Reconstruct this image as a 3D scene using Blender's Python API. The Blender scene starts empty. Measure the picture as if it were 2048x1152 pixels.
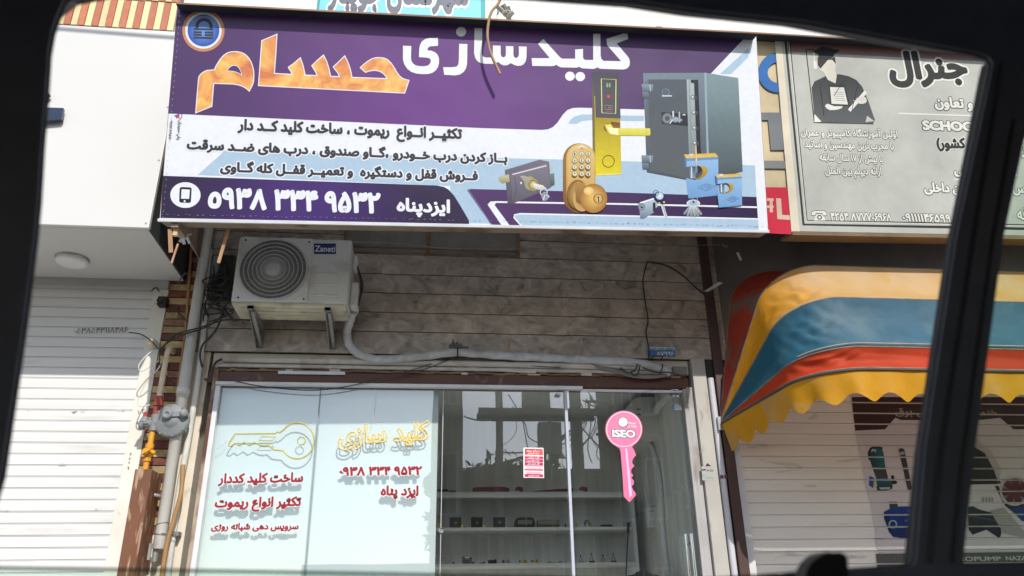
import bpy, math, random, re
from mathutils import Vector, Matrix
from mathutils.geometry import tessellate_polygon
random.seed(7)
SC = bpy.context.scene
COL = SC.collection
# ------------------------------------------------------------ camera, sky, sun, exposure
EYE = Vector((0.0, -5.0, 1.35))
FPX = 1550.0
def cam_axes(yaw, pitch, roll):
    f = Vector((math.sin(yaw) * math.cos(pitch), math.cos(yaw) * math.cos(pitch), math.sin(pitch)))
    r = Vector((math.cos(yaw), -math.sin(yaw), 0.0))
    d = f.cross(r)
    r2 = math.cos(roll) * r + math.sin(roll) * d
    return r2, f.cross(r2), f
RT, DN, FW = cam_axes(math.radians(6.5), math.radians(23.3), math.radians(1.05))
cam = bpy.data.cameras.new('camera')
cam.sensor_width = 36.0
cam.lens = FPX / 2048 * 36
cam.clip_start = 0.02
cam.clip_end = 400
cam.dof.use_dof = True
cam.dof.focus_distance = 5.0
cam.dof.aperture_fstop = 6.0
co = bpy.data.objects.new('camera', cam)
COL.objects.link(co)
co.matrix_world = Matrix(((RT.x, -DN.x, -FW.x, EYE.x), (RT.y, -DN.y, -FW.y, EYE.y), (RT.z, -DN.z, -FW.z, EYE.z), (0, 0, 0, 1)))
SC.camera = co
SUN_FROM = Vector((0.25, -1.0, 0.80)).normalized()
world = bpy.data.worlds.new('World')
SC.world = world
world.use_nodes = True
wn = world.node_tree
sky = wn.nodes.new('ShaderNodeTexSky')
sky.sky_type = 'NISHITA'
sky.sun_disc = False
sky.sun_elevation = math.asin(SUN_FROM.z)
sky.sun_rotation = math.atan2(SUN_FROM.x, SUN_FROM.y)
sky.dust_density = 1.2
sky.air_density = 1.0
wn.links.new(sky.outputs[0], wn.nodes['Background'].inputs[0])
wn.nodes['Background'].inputs[1].default_value = 0.145
sl = bpy.data.lights.new('sun', 'SUN')
sl.energy = 3.35
sl.angle = math.radians(0.55)
sl.color = (1.0, 0.955, 0.885)
so = bpy.data.objects.new('sun', sl)
COL.objects.link(so)
so.rotation_euler = SUN_FROM.to_track_quat('Z', 'Y').to_euler()
so.location = (3, -12, 14)
SC.view_settings.view_transform = 'Standard'
SC.view_settings.look = 'None'
SC.view_settings.gamma = 1
SC.view_settings.exposure = 0.24
SC.cycles.max_bounces = 8
SC.cycles.transparent_max_bounces = 16
SC.cycles.use_denoising = True

# ------------------------------------------------------------ measuring helpers (photo 2048 x 1152 -> real planes)
def ray(px, py):
    return RT * ((px - 1024) / FPX) + DN * ((py - 576) / FPX) + FW
def W(px, py, y=0.0):
    d = ray(px, py)
    return EYE + d * ((y - EYE.y) / d.y)
def WZ(px, py, z):
    d = ray(px, py)
    return EYE + d * ((z - EYE.z) / d.z)
def WX(px, py, x):
    d = ray(px, py)
    return EYE + d * ((x - EYE.x) / d.x)
def Z(ox, oy, s):
    return lambda x, y: (ox + x / s, oy + y / s)
class Plane:
    def __init__(s, o, u, v):
        s.o = Vector(o); s.u = Vector(u).normalized()
        v = Vector(v); s.v = (v - s.u * v.dot(s.u)).normalized()
        s.n = s.u.cross(s.v)
    def hit(s, px, py):
        d = ray(px, py)
        return EYE + d * ((s.o - EYE).dot(s.n) / d.dot(s.n))
    def px(s, px, py):
        h = s.hit(px, py) - s.o
        return (h.dot(s.u), h.dot(s.v))
    def w(s, a, b, d=0.0):
        return s.o + s.u * a + s.v * b + s.n * d
def facade(y):
    return Plane((0, y, 0), (1, 0, 0), (0, 0, 1))

# ------------------------------------------------------------ materials
def lin(c):
    c /= 255.0
    return c / 12.92 if c <= 0.04045 else ((c + 0.055) / 1.055) ** 2.4
GS = 1.05
def P_(r, g, b, k=1.0):
    """albedo of a print that shows as this colour in full sun"""
    return tuple(min(0.86, lin(x) / GS * k) for x in (r, g, b))
MATS = {}
def mat(name, c1, c2=None, scale=8.0, rough=0.6, metal=0.0, bump=0.0, bscale=None, spec=0.5, detail=6, dist=0.0, lo=0.35, hi=0.65, stretch=(1, 1, 1), dirt=None, dscale=3.0, dlo=0.55, dhi=0.75):
    if name in MATS: return MATS[name]
    m = bpy.data.materials.new(name); m.use_nodes = True
    n = m.node_tree; N = n.nodes; L = n.links
    b = N['Principled BSDF']
    b.inputs['Roughness'].default_value = rough
    b.inputs['Metallic'].default_value = metal
    b.inputs['Specular IOR Level'].default_value = spec
    geo = N.new('ShaderNodeNewGeometry'); mp = N.new('ShaderNodeMapping')
    mp.inputs['Scale'].default_value = stretch
    L.new(geo.outputs['Position'], mp.inputs['Vector'])
    def noise(sc, d=0.0, det=detail):
        t = N.new('ShaderNodeTexNoise'); t.inputs['Scale'].default_value = sc
        t.inputs['Detail'].default_value = det; t.inputs['Distortion'].default_value = d
        L.new(mp.outputs[0], t.inputs['Vector']); return t
    def ramp(src, a, z):
        r = N.new('ShaderNodeMapRange'); r.inputs['From Min'].default_value = a; r.inputs['From Max'].default_value = z
        L.new(src, r.inputs['Value']); return r.outputs[0]
    if c2 is None: c2 = tuple(x * 0.88 for x in c1)
    t = noise(scale, dist)
    mx = N.new('ShaderNodeMixRGB'); mx.inputs['Color1'].default_value = (*c1, 1); mx.inputs['Color2'].default_value = (*c2, 1)
    L.new(ramp(t.outputs['Fac'], lo, hi), mx.inputs['Fac'])
    out = mx.outputs[0]
    if dirt:
        t2 = noise(dscale, 0.6)
        m2 = N.new('ShaderNodeMixRGB'); m2.inputs['Color2'].default_value = (*dirt, 1)
        L.new(out, m2.inputs['Color1']); L.new(ramp(t2.outputs['Fac'], dlo, dhi), m2.inputs['Fac'])
        out = m2.outputs[0]
    L.new(out, b.inputs['Base Color'])
    if bump > 0:
        t3 = noise(bscale or scale * 4)
        bp = N.new('ShaderNodeBump'); bp.inputs['Strength'].default_value = bump; bp.inputs['Distance'].default_value = 0.01
        L.new(t3.outputs['Fac'], bp.inputs['Height']); L.new(bp.outputs[0], b.inputs['Normal'])
    MATS[name] = m
    return m
def vcol(name, rough=0.55, spec=0.3, var=0.06, nscale=60, bump=0.0, var2=0.0):
    """colour comes from the mesh (printed inks, tile-to-tile variation), slightly mottled"""
    if name in MATS: return MATS[name]
    m = bpy.data.materials.new(name); m.use_nodes = True
    n = m.node_tree; N = n.nodes; L = n.links; b = N['Principled BSDF']
    b.inputs['Roughness'].default_value = rough; b.inputs['Specular IOR Level'].default_value = spec
    a = N.new('ShaderNodeAttribute'); a.attribute_name = 'Col'
    geo = N.new('ShaderNodeNewGeometry')
    t = N.new('ShaderNodeTexNoise'); t.inputs['Scale'].default_value = nscale; t.inputs['Detail'].default_value = 5
    L.new(geo.outputs['Position'], t.inputs['Vector'])
    r = N.new('ShaderNodeMapRange'); r.inputs['From Min'].default_value = 0.3; r.inputs['From Max'].default_value = 0.7
    r.inputs['To Min'].default_value = 1 - var; r.inputs['To Max'].default_value = 1 + var * 0.4
    L.new(t.outputs['Fac'], r.inputs['Value'])
    mx = N.new('ShaderNodeMixRGB'); mx.blend_type = 'MULTIPLY'; mx.inputs['Fac'].default_value = 1
    L.new(a.outputs['Color'], mx.inputs['Color1']); L.new(r.outputs[0], mx.inputs['Color2'])
    out = mx.outputs[0]
    if var2 > 0:
        t2 = N.new('ShaderNodeTexNoise'); t2.inputs['Scale'].default_value = 2.2; t2.inputs['Detail'].default_value = 8
        L.new(geo.outputs['Position'], t2.inputs['Vector'])
        r2 = N.new('ShaderNodeMapRange'); r2.inputs['From Min'].default_value = 0.35; r2.inputs['From Max'].default_value = 0.7
        r2.inputs['To Min'].default_value = 1; r2.inputs['To Max'].default_value = 1 - var2
        L.new(t2.outputs['Fac'], r2.inputs['Value'])
        m2 = N.new('ShaderNodeMixRGB'); m2.blend_type = 'MULTIPLY'; m2.inputs['Fac'].default_value = 1
        L.new(out, m2.inputs['Color1']); L.new(r2.outputs[0], m2.inputs['Color2']); out = m2.outputs[0]
    L.new(out, b.inputs['Base Color'])
    if bump > 0:
        bp = N.new('ShaderNodeBump'); bp.inputs['Strength'].default_value = bump; bp.inputs['Distance'].default_value = 0.01
        L.new(t.outputs['Fac'], bp.inputs['Height']); L.new(bp.outputs[0], b.inputs['Normal'])
    MATS[name] = m
    return m
def glass(name, tint, refl_boost=1.0, ior=1.5, rough=0.0, bump=0.0):
    if name in MATS: return MATS[name]
    m = bpy.data.materials.new(name); m.use_nodes = True
    n = m.node_tree; N = n.nodes; L = n.links
    N.remove(N['Principled BSDF'])
    tr = N.new('ShaderNodeBsdfTransparent'); tr.inputs[0].default_value = (*tint, 1)
    gl = N.new('ShaderNodeBsdfGlossy'); gl.inputs['Roughness'].default_value = rough
    gl.inputs[0].default_value = (0.93, 0.97, 1.0, 1)
    lw = N.new('ShaderNodeLayerWeight'); lw.inputs[0].default_value = .5
    pw = N.new('ShaderNodeMath'); pw.operation = 'POWER'; pw.inputs[1].default_value = 5.0; L.new(lw.outputs['Facing'], pw.inputs[0])
    f0 = ((ior - 1) / (ior + 1)) ** 2 * refl_boost
    ml = N.new('ShaderNodeMath'); ml.operation = 'MULTIPLY_ADD'; ml.inputs[1].default_value = 1 - f0; ml.inputs[2].default_value = f0; ml.use_clamp = True
    L.new(pw.outputs[0], ml.inputs[0])
    mx = N.new('ShaderNodeMixShader')
    L.new(ml.outputs[0], mx.inputs[0]); L.new(tr.outputs[0], mx.inputs[1]); L.new(gl.outputs[0], mx.inputs[2])
    if bump > 0:
        geo = N.new('ShaderNodeNewGeometry'); t = N.new('ShaderNodeTexNoise'); t.inputs['Scale'].default_value = 1.6; t.inputs['Detail'].default_value = 1.5
        L.new(geo.outputs['Position'], t.inputs['Vector'])
        bp = N.new('ShaderNodeBump'); bp.inputs['Strength'].default_value = bump; bp.inputs['Distance'].default_value = 0.05
        L.new(t.outputs['Fac'], bp.inputs['Height']); L.new(bp.outputs[0], gl.inputs['Normal'])
    L.new(mx.outputs[0], N['Material Output'].inputs[0])
    MATS[name] = m
    return m
PRINT = vcol('printed_vinyl', rough=0.5, spec=0.25, var=0.05, nscale=35)
def ripple(m, strength, scale):
    n = m.node_tree; geo = n.nodes.new('ShaderNodeNewGeometry'); t = n.nodes.new('ShaderNodeTexNoise'); t.inputs['Scale'].default_value = scale; t.inputs['Detail'].default_value = 2
    n.links.new(geo.outputs['Position'], t.inputs['Vector']); bp = n.nodes.new('ShaderNodeBump'); bp.inputs['Strength'].default_value = strength; bp.inputs['Distance'].default_value = .06
    n.links.new(t.outputs['Fac'], bp.inputs['Height']); n.links.new(bp.outputs[0], n.nodes['Principled BSDF'].inputs['Normal'])
ripple(PRINT, .25, 1.7)

# ------------------------------------------------------------ mesh builder
BASE = {}
class MB:
    def __init__(s):
        s.v = []; s.f = []; s.fm = []; s.fc = []; s.sm = []
    def add(s, pts, faces, m=0, col=None, smooth=False):
        k = len(s.v); s.v += [Vector(p) for p in pts]
        for f in faces:
            s.f.append([k + i for i in f]); s.fm.append(m); s.sm.append(smooth)
            if col is None: s.fc.append(None)
            elif isinstance(col, list): s.fc.append([col[i] for i in f])
            else: s.fc.append([col] * len(f))
    def face(s, pts, m=0, col=None): s.add(pts, [list(range(len(pts)))], m, col)
    def box(s, x0, x1, y0, y1, z0, z1, m=0, col=None):
        s.add([(x, y, z) for x in (x0, x1) for y in (y0, y1) for z in (z0, z1)],
              [(0, 1, 3, 2), (4, 6, 7, 5), (0, 4, 5, 1), (2, 3, 7, 6), (0, 2, 6, 4), (1, 5, 7, 3)], m, col)
    def prism(s, pts, vec, m=0, col=None):
        vec = Vector(vec); n = len(pts); pts = [Vector(p) for p in pts]
        tri = tessellate_polygon([pts])
        s.add(pts + [p + vec for p in pts], [list(t) for t in tri] + [[i + n for i in reversed(t)] for t in tri] + [[i, (i + 1) % n, n + (i + 1) % n, n + i] for i in range(n)], m, col)
    def bar(s, a, b, w, h, up=(0, 0, 1), m=0, col=None):
        a = Vector(a); b = Vector(b); d = (b - a).normalized(); up = Vector(up)
        sd = d.cross(up)
        if sd.length < 1e-4: sd = d.cross(Vector((1, 0, 0)))
        sd.normalize(); u = sd.cross(d).normalized()
        o = [sd * (i * w / 2) + u * (j * h / 2) for i, j in ((-1, -1), (1, -1), (1, 1), (-1, 1))]
        s.add([a + x for x in o] + [b + x for x in o], [(3, 2, 1, 0), (4, 5, 6, 7), (0, 1, 5, 4), (1, 2, 6, 5), (2, 3, 7, 6), (3, 0, 4, 7)], m, col)
    def tube(s, path, r, n=10, m=0, col=None, closed=False, cap=True):
        path = [Vector(p) for p in path]; N = len(path)
        rr = r if isinstance(r, (list, tuple)) else [r] * N
        pts = []; u = None
        for i in range(N):
            if closed: t = path[(i + 1) % N] - path[i - 1]
            else: t = path[min(i + 1, N - 1)] - path[max(i - 1, 0)]
            if t.length < 1e-9: t = Vector((0, 0, 1))
            t.normalize()
            if u is None:
                u = t.cross(Vector((0, 0, 1)))
                if u.length < 0.1: u = t.cross(Vector((1, 0, 0)))
            u = (u - t * u.dot(t)).normalized(); w = t.cross(u)
            for k in range(n):
                a = 2 * math.pi * k / n
                pts.append(path[i] + (u * math.cos(a) + w * math.sin(a)) * rr[i])
        fs = []
        for i in range(N if closed else N - 1):
            j = (i + 1) % N
            for k in range(n):
                l = (k + 1) % n
                fs.append((i * n + k, i * n + l, j * n + l, j * n + k))
        s.add(pts, fs, m, col, True)
        if cap and not closed:
            s.add(pts[:n], [tuple(reversed(range(n)))], m, col); s.add(pts[-n:], [tuple(range(n))], m, col)
    def cyl(s, a, b, r, n=20, m=0, col=None, r2=None):
        s.tube([a, b], [r, r if r2 is None else r2], n, m, col)
    def lathe(s, o, ax, prof, n=28, m=0, col=None):
        """prof: (distance along ax, radius)"""
        o = Vector(o); ax = Vector(ax).normalized()
        u = ax.cross(Vector((0, 0, 1)))
        if u.length < 0.1: u = ax.cross(Vector((1, 0, 0)))
        u.normalize(); w = ax.cross(u); pts = []
        for d, r in prof:
            for k in range(n):
                a = 2 * math.pi * k / n
                pts.append(o + ax * d + (u * math.cos(a) + w * math.sin(a)) * r)
        fs = []
        for i in range(len(prof) - 1):
            for k in range(n):
                l = (k + 1) % n
                fs.append((i * n + k, i * n + l, (i + 1) * n + l, (i + 1) * n + k))
        s.add(pts, fs, m, col, True)
        s.add(pts[:n], [tuple(reversed(range(n)))], m, col); s.add(pts[-n:], [tuple(range(n))], m, col)
    def grid(s, rows, m=0, col=None, smooth=True):
        a = len(rows); b = len(rows[0]); pts = [p for r in rows for p in r]
        fs = [(i * b + j, i * b + j + 1, (i + 1) * b + j + 1, (i + 1) * b + j) for i in range(a - 1) for j in range(b - 1)]
        s.add(pts, fs, m, [c for r in col for c in r] if col else None, smooth)
    def clip_z(s, bands):
        """cut the flat faces into horizontal strips"""
        V, F, FM, FC = s.v, s.f, s.fm, s.fc; s.v, s.f, s.fm, s.fc, s.sm = [], [], [], [], []
        for f, m, c in zip(F, FM, FC):
            P0 = [(V[i], Vector(c[j]) if c else None) for j, i in enumerate(f)]
            lo = min(p[0].z for p in P0); hi = max(p[0].z for p in P0)
            for z0, z1 in bands:
                if z1 <= lo or z0 >= hi: continue
                P = P0
                for zc, sg in ((z0, 1), (z1, -1)):
                    Q = []
                    for i in range(len(P)):
                        a, b = P[i], P[(i + 1) % len(P)]; da, db = (a[0].z - zc) * sg, (b[0].z - zc) * sg
                        if da >= 0: Q.append(a)
                        if da * db < 0:
                            t = da / (da - db); Q.append((a[0].lerp(b[0], t), a[1].lerp(b[1], t) if c else None))
                    P = Q
                    if len(P) < 3: break
                if len(P) >= 3: s.add([p[0] for p in P], [list(range(len(P)))], m, [tuple(p[1]) for p in P] if c else None)
    def build(s, name, mats, parent=None, bevel=0, base=None, seg=2):
        if not isinstance(mats, (list, tuple)): mats = [mats]
        if parent is not None: base = BASE[parent.name]
        elif base is None:
            xs = [v.x for v in s.v]; ys = [v.y for v in s.v]; zs = [v.z for v in s.v]
            base = Vector(((min(xs) + max(xs)) / 2, (min(ys) + max(ys)) / 2, min(zs)))
        base = Vector(base)
        me = bpy.data.meshes.new(name)
        me.from_pydata([v - base for v in s.v], [], s.f)
        for m in mats: me.materials.append(m)
        me.polygons.foreach_set('material_index', s.fm)
        me.polygons.foreach_set('use_smooth', s.sm)
        if any(c is not None for c in s.fc):
            at = me.color_attributes.new('Col', 'FLOAT_COLOR', 'CORNER')
            fl = []
            for f, c in zip(s.f, s.fc):
                for q in (c or [(0.5, 0.5, 0.5)] * len(f)): fl += [q[0], q[1], q[2], 1.0]
            at.data.foreach_set('color', fl)
        me.update()
        o = bpy.data.objects.new(name, me); COL.objects.link(o)
        if parent is not None: o.parent = parent
        else: o.location = base
        BASE[o.name] = base
        if bevel:
            b = o.modifiers.new('bevel', 'BEVEL'); b.width = bevel; b.segments = seg; b.limit_method = 'ANGLE'; b.angle_limit = math.radians(40)
        return o
def tag(o, label=None, cat=None, group=None, kind=None):
    if label: o['label'] = label
    if cat: o['category'] = cat
    if group: o['group'] = group
    if kind: o['kind'] = kind
    return o
def thing(name, loc, label, cat, group=None):
    o = bpy.data.objects.new(name, None); COL.objects.link(o)
    o.location = loc; o.empty_display_size = 0.1
    BASE[o.name] = Vector(loc)
    return tag(o, label, cat, group)
def copy_thing(o, loc, label=None):
    r = o.copy(); COL.objects.link(r); r.location = loc; BASE[r.name] = Vector(loc)
    if label: r['label'] = label
    for ch in o.children:
        c = ch.copy(); COL.objects.link(c); c.parent = r; BASE[c.name] = Vector(loc)
        for g in ch.children:
            d = g.copy(); COL.objects.link(d); d.parent = c
    return r
def smooth(pts, closed=True, k=4):
    """Catmull-Rom through points of any dimension"""
    pts = [Vector(p) for p in pts]; n = len(pts); out = []
    for i in range(n if closed else n - 1):
        if closed: a, b, c, d = pts[i - 1], pts[i], pts[(i + 1) % n], pts[(i + 2) % n]
        else: a, b, c, d = pts[max(i - 1, 0)], pts[i], pts[i + 1], pts[min(i + 2, n - 1)]
        for j in range(k):
            t = j / k
            out.append(0.5 * ((2 * b) + (c - a) * t + (2 * a - 5 * b + 4 * c - d) * t * t + (3 * b - a - 3 * c + d) * t ** 3))
    if not closed: out.append(pts[-1])
    return out
def grow(pts, d):
    """offset a 2D outline outwards by d (mitred, clamped)"""
    n = len(pts)
    ar = sum(pts[i][0] * pts[(i + 1) % n][1] - pts[(i + 1) % n][0] * pts[i][1] for i in range(n))
    sg = 1 if ar > 0 else -1
    out = []
    for i in range(n):
        a, b, c = pts[i - 1], pts[i], pts[(i + 1) % n]
        e1 = Vector((b[0] - a[0], b[1] - a[1])); e2 = Vector((c[0] - b[0], c[1] - b[1]))
        if e1.length < 1e-9 or e2.length < 1e-9: out.append(b); continue
        e1.normalize(); e2.normalize()
        n1 = Vector((e1.y, -e1.x)) * sg; n2 = Vector((e2.y, -e2.x)) * sg
        h = n1 + n2
        if h.length < 1e-3: h = n1
        h.normalize(); c_ = max(0.45, h.dot(n1))
        out.append((b[0] + h.x * d / c_, b[1] + h.y * d / c_))
    return out

# ------------------------------------------------------------ Persian lettering
AR = {'ا': (0xFE8D, 0), 'آ': (0xFE81, 0), 'ب': (0xFE8F, 1), 'پ': (0xFB56, 1), 'ت': (0xFE95, 1), 'ث': (0xFE99, 1), 'ج': (0xFE9D, 1), 'چ': (0xFB7A, 1), 'ح': (0xFEA1, 1), 'خ': (0xFEA5, 1), 'د': (0xFEA9, 0), 'ذ': (0xFEAB, 0), 'ر': (0xFEAD, 0), 'ز': (0xFEAF, 0), 'ژ': (0xFB8A, 0), 'س': (0xFEB1, 1), 'ش': (0xFEB5, 1), 'ص': (0xFEB9, 1), 'ض': (0xFEBD, 1), 'ط': (0xFEC1, 1), 'ظ': (0xFEC5, 1), 'ع': (0xFEC9, 1), 'غ': (0xFECD, 1), 'ف': (0xFED1, 1), 'ق': (0xFED5, 1), 'ک': (0xFB8E, 1), 'گ': (0xFB92, 1), 'ل': (0xFEDD, 1), 'م': (0xFEE1, 1), 'ن': (0xFEE5, 1), 'ه': (0xFEE9, 1), 'و': (0xFEED, 0), 'ی': (0xFBFC, 1), 'ئ': (0xFE89, 1), 'ـ': (0x640, 1)}
def shape(t):
    if not any(c in AR for c in t): return t
    out = []
    for i, ch in enumerate(t):
        if ch not in AR or ch == 'ـ': out.append(ch); continue
        b, dual = AR[ch]
        prev = i > 0 and t[i - 1] in AR and AR[t[i - 1]][1] == 1
        nxt = dual and i < len(t) - 1 and t[i + 1] in AR
        f = (3 if prev else 2) if nxt else (1 if prev else 0)
        out.append(chr(b + f))
    r = ''.join(reversed(out))
    return re.sub(r'[۰-۹0-9A-Za-z]+', lambda m: m.group(0)[::-1], r)
_GC = {}
def inside(p, lp):
    r = False; n = len(lp)
    for i in range(n):
        a, b = lp[i], lp[(i + 1) % n]
        if (a[1] > p[1]) != (b[1] > p[1]) and p[0] < (b[0] - a[0]) * (p[1] - a[1]) / (b[1] - a[1]) + a[0]: r = not r
    return r
def glyph(ch, res=3):
    """(triangles, outline edges, advance, loops) of one character of the built-in typeface"""
    if (ch, res) in _GC: return _GC[(ch, res)]
    c = bpy.data.curves.new('g', 'FONT'); c.body = ch; c.size = 1; c.resolution_u = res
    o = bpy.data.objects.new('g', c); COL.objects.link(o)
    dg = bpy.context.evaluated_depsgraph_get(); dg.update()
    cu = o.to_curve(dg); loops = []
    for sp in cu.splines:
        B = sp.bezier_points; lp = []
        for i in range(len(B)):
            p, q = B[i], B[(i + 1) % len(B)]; a, h1, h2, b = p.co, p.handle_right, q.handle_left, q.co
            chord = (b - a).length; bend = (h1 - a).cross(b - a).length + (h2 - a).cross(b - a).length
            k = 1 if chord < 1e-6 or bend < chord * .012 else res
            for j in range(k):
                t = j / k; v = a * (1 - t) ** 3 + h1 * 3 * t * (1 - t) ** 2 + h2 * 3 * t * t * (1 - t) + b * t ** 3
                if not lp or math.hypot(v.x - lp[-1][0], v.y - lp[-1][1]) > 1e-4: lp.append((v.x, v.y))
        if len(lp) > 2 and math.hypot(lp[0][0] - lp[-1][0], lp[0][1] - lp[-1][1]) < 1e-4: lp.pop()
        if len(lp) > 2: loops.append(lp)
    o.to_curve_clear()
    area = lambda lp: sum(lp[i][0] * lp[(i + 1) % len(lp)][1] - lp[(i + 1) % len(lp)][0] * lp[i][1] for i in range(len(lp))) / 2
    tris = []; ed = []
    if loops:
        big = max((area(l) for l in loops), key=abs); sg = 1 if big > 0 else -1
        outs = [l for l in loops if area(l) * sg > 0]; ins = [l for l in loops if area(l) * sg < 0]
        for k, l in enumerate(outs):
            hs = [h for h in ins if sum(inside(p, l) for p in h) > len(h) / 2]; fl = l + [p for h in hs for p in h]
            for t in tessellate_polygon([[Vector((*p, 0)) for p in lp] for lp in [l] + hs]): tris.append(([fl[i] for i in t], k))
        for l in loops: ed += [(l[i], l[(i + 1) % len(l)]) for i in range(len(l))]
    def grab():
        dg.update(); return bpy.data.meshes.new_from_object(o.evaluated_get(dg))
    c.body = ch + 'l'; m2 = grab(); c.body = 'l'; m3 = grab()
    adv = max(v.co.x for v in m2.vertices) - max(v.co.x for v in m3.vertices)
    for m in (m2, m3): bpy.data.meshes.remove(m)
    bpy.data.objects.remove(o); bpy.data.curves.remove(c)
    _GC[(ch, res)] = (tris, ed, adv, loops)
    return _GC[(ch, res)]
def text2d(body, off=0.0, track=0.0, res=3):
    """polygons (with a stacking level) of a line of text with strokes thickened by off"""
    out = []; x = 0; k = 0
    for ch in shape(body):
        tr, ed, adv, _ = glyph(ch, res); k += 1
        for t, l in tr: out.append(([(p[0] + x, p[1]) for p in t], k % 2 + 2 * (l % 4)))
        if off > 0:
            nb = {}
            for n, (a, b) in enumerate(ed):
                dx, dy = b[0] - a[0], b[1] - a[1]; l = math.hypot(dx, dy)
                if l < 1e-6: continue
                nb.setdefault(a, []).append((dx / l, dy / l)); nb.setdefault(b, []).append((-dx / l, -dy / l))
                nx, ny = -dy / l * off, dx / l * off; ex, ey = dx / l * off * .2, dy / l * off * .2
                out.append(([(a[0] + nx - ex + x, a[1] + ny - ey), (b[0] + nx + ex + x, b[1] + ny + ey), (b[0] - nx + ex + x, b[1] - ny + ey), (a[0] - nx - ex + x, a[1] - ny - ey)], 8 + (n * 7 + k) % 19))
            for n, (p, d) in enumerate(nb.items()):
                if len(d) == 2 and d[0][0] * d[1][0] + d[0][1] * d[1][1] < -.93: continue
                out.append(([(p[0] + x + off * math.cos(m * math.pi / 4 + .2), p[1] + off * math.sin(m * math.pi / 4 + .2)) for m in range(8)], 27 + (n * 3 + k) % 9))
        x += adv + track
    return out
LV = 6e-6
def bounds(pl):
    xs = [p[0] for q, _ in pl for p in q]; ys = [p[1] for q, _ in pl for p in q]
    return min(xs), max(xs), min(ys), max(ys)
def text_on(mb, plane, body, l, r, h, off=0.03, col=None, d=0.001, m=0, halo=0.0, hcol=None, hm=0, track=0.0, thick=0.0, res=3, top=None):
    """set a line of text so its baseline runs from photo point l to r and its tall letters are h photo pixels high"""
    A = Vector(plane.px(*l)); B = Vector(plane.px(*r))
    C = Vector(plane.px((l[0] + r[0]) / 2, (l[1] + r[1]) / 2 - h))
    ux = B - A; wid = ux.length; ux.normalize(); uy = Vector((-ux.y, ux.x))
    hh = (C - (A + B) / 2).dot(uy)
    bb = bounds(text2d(body, off, track, res))
    tall = top or bb[3]
    sx = wid / (bb[1] - bb[0]); sy = hh / tall
    for o, c, mi, dd in (((off + halo, hcol, hm, d), (off, col, m, d + 0.00025)) if halo else ((off, col, m, d),)):
        for q, lv in text2d(body, o, track, res):
            p2 = [A + ux * ((p[0] - bb[0]) * sx) + uy * (p[1] * sy) for p in q]
            if thick: mb.prism([plane.w(p.x, p.y, dd - thick) for p in p2], plane.n * (thick + lv * LV), mi, c)
            else: mb.face([plane.w(p.x, p.y, dd + lv * LV) for p in p2], mi, c)

class Art:
    """flat printed shapes stacked a hair apart on a plane, drawn in photo pixels of a zoomed crop"""
    def __init__(s, plane, z=None, d=0.001, mb=None, step=0.00012):
        s.p = plane; s.z = z or (lambda x, y: (x, y)); s.d = d * .3; s.mb = mb or MB(); s.step = step * .35
    def pt(s, q): return s.p.px(*s.z(*q))
    def raw(s, loops, col, m=0):
        """loops in plane units; col = colour or function of (a,b)"""
        s.d += s.step
        fl = [p for lp in loops for p in lp]
        tri = tessellate_polygon([[Vector((p[0], p[1], 0)) for p in lp] for lp in loops])
        cs = [col(*p) for p in fl] if callable(col) else (col if col is None else [col] * len(fl))
        s.mb.add([s.p.w(p[0], p[1], s.d) for p in fl], [list(t) for t in tri], m, cs)
    def poly(s, pts, c, c2=None, holes=(), sm=0, m=0, side=False):
        if sm: pts = [tuple(p) for p in smooth(pts, True, sm)]
        L = [[s.pt(q) for q in pts]] + [[s.pt(q) for q in h] for h in holes]
        if c2 is not None:
            k = 0 if side else 1
            v0 = min(p[k] for p in L[0]); v1 = max(p[k] for p in L[0])
            s.raw(L, lambda a, b: tuple(x + (y - x) * (((a, b)[k] - v0) / (v1 - v0 + 1e-9)) for x, y in zip(c2, c)), m)
        else: s.raw(L, c, m)
    def ell(s, cx, cy, rx, ry, c, c2=None, n=28, m=0, rot=0.0):
        """filled ellipse, c2 at the rim"""
        s.d += s.step
        o = s.pt((cx, cy)); pts = [s.p.w(*o, s.d)]
        cr, sr = math.cos(rot), math.sin(rot)
        for k in range(n):
            x, y = rx * math.cos(2 * math.pi * k / n), ry * math.sin(2 * math.pi * k / n)
            q = s.pt((cx + x * cr - y * sr, cy + x * sr + y * cr)); pts.append(s.p.w(*q, s.d))
        s.mb.add(pts, [(0, 1 + k, 1 + (k + 1) % n) for k in range(n)], m, [c] + [c2 or c] * n)
    def ring(s, cx, cy, r0, r1, c, n=32, m=0, a0=0.0, a1=360.0):
        s.d += s.step
        full = a1 - a0 >= 359.9; pts = []
        for k in range(n + (0 if full else 1)):
            a = math.radians(a0 + (a1 - a0) * k / n)
            for r in (r0, r1): pts.append(s.p.w(*s.pt((cx + r * math.cos(a), cy + r * math.sin(a))), s.d))
        N = len(pts)
        s.mb.add(pts, [(2 * k, 2 * k + 1, (2 * k + 3) % N, (2 * k + 2) % N) for k in range(n)], m, c)
    def line(s, pts, w, c, m=0, closed=False):
        """stroke of width w (crop pixels)"""
        s.d += s.step
        P = [Vector(p) for p in pts]; n = len(P); L = []; R = []
        for i in range(n):
            a = P[i - 1] if (i or closed) else P[i]; b = P[(i + 1) % n] if (i < n - 1 or closed) else P[i]
            t = (b - a).normalized(); nn = Vector((-t.y, t.x)) * w / 2
            L.append(P[i] + nn); R.append(P[i] - nn)
        q = [s.p.w(*s.pt(x), s.d) for x in L + R]
        for i in range(n if closed else n - 1):
            j = (i + 1) % n
            s.mb.add([q[i], q[j], q[n + j], q[n + i]], [(0, 1, 2, 3)], m, c)
    def text(s, *a, **k):
        s.d += 0.0001
        text_on(s.mb, s.p, *a, d=s.d, **k); s.d += 0.0005
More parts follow.
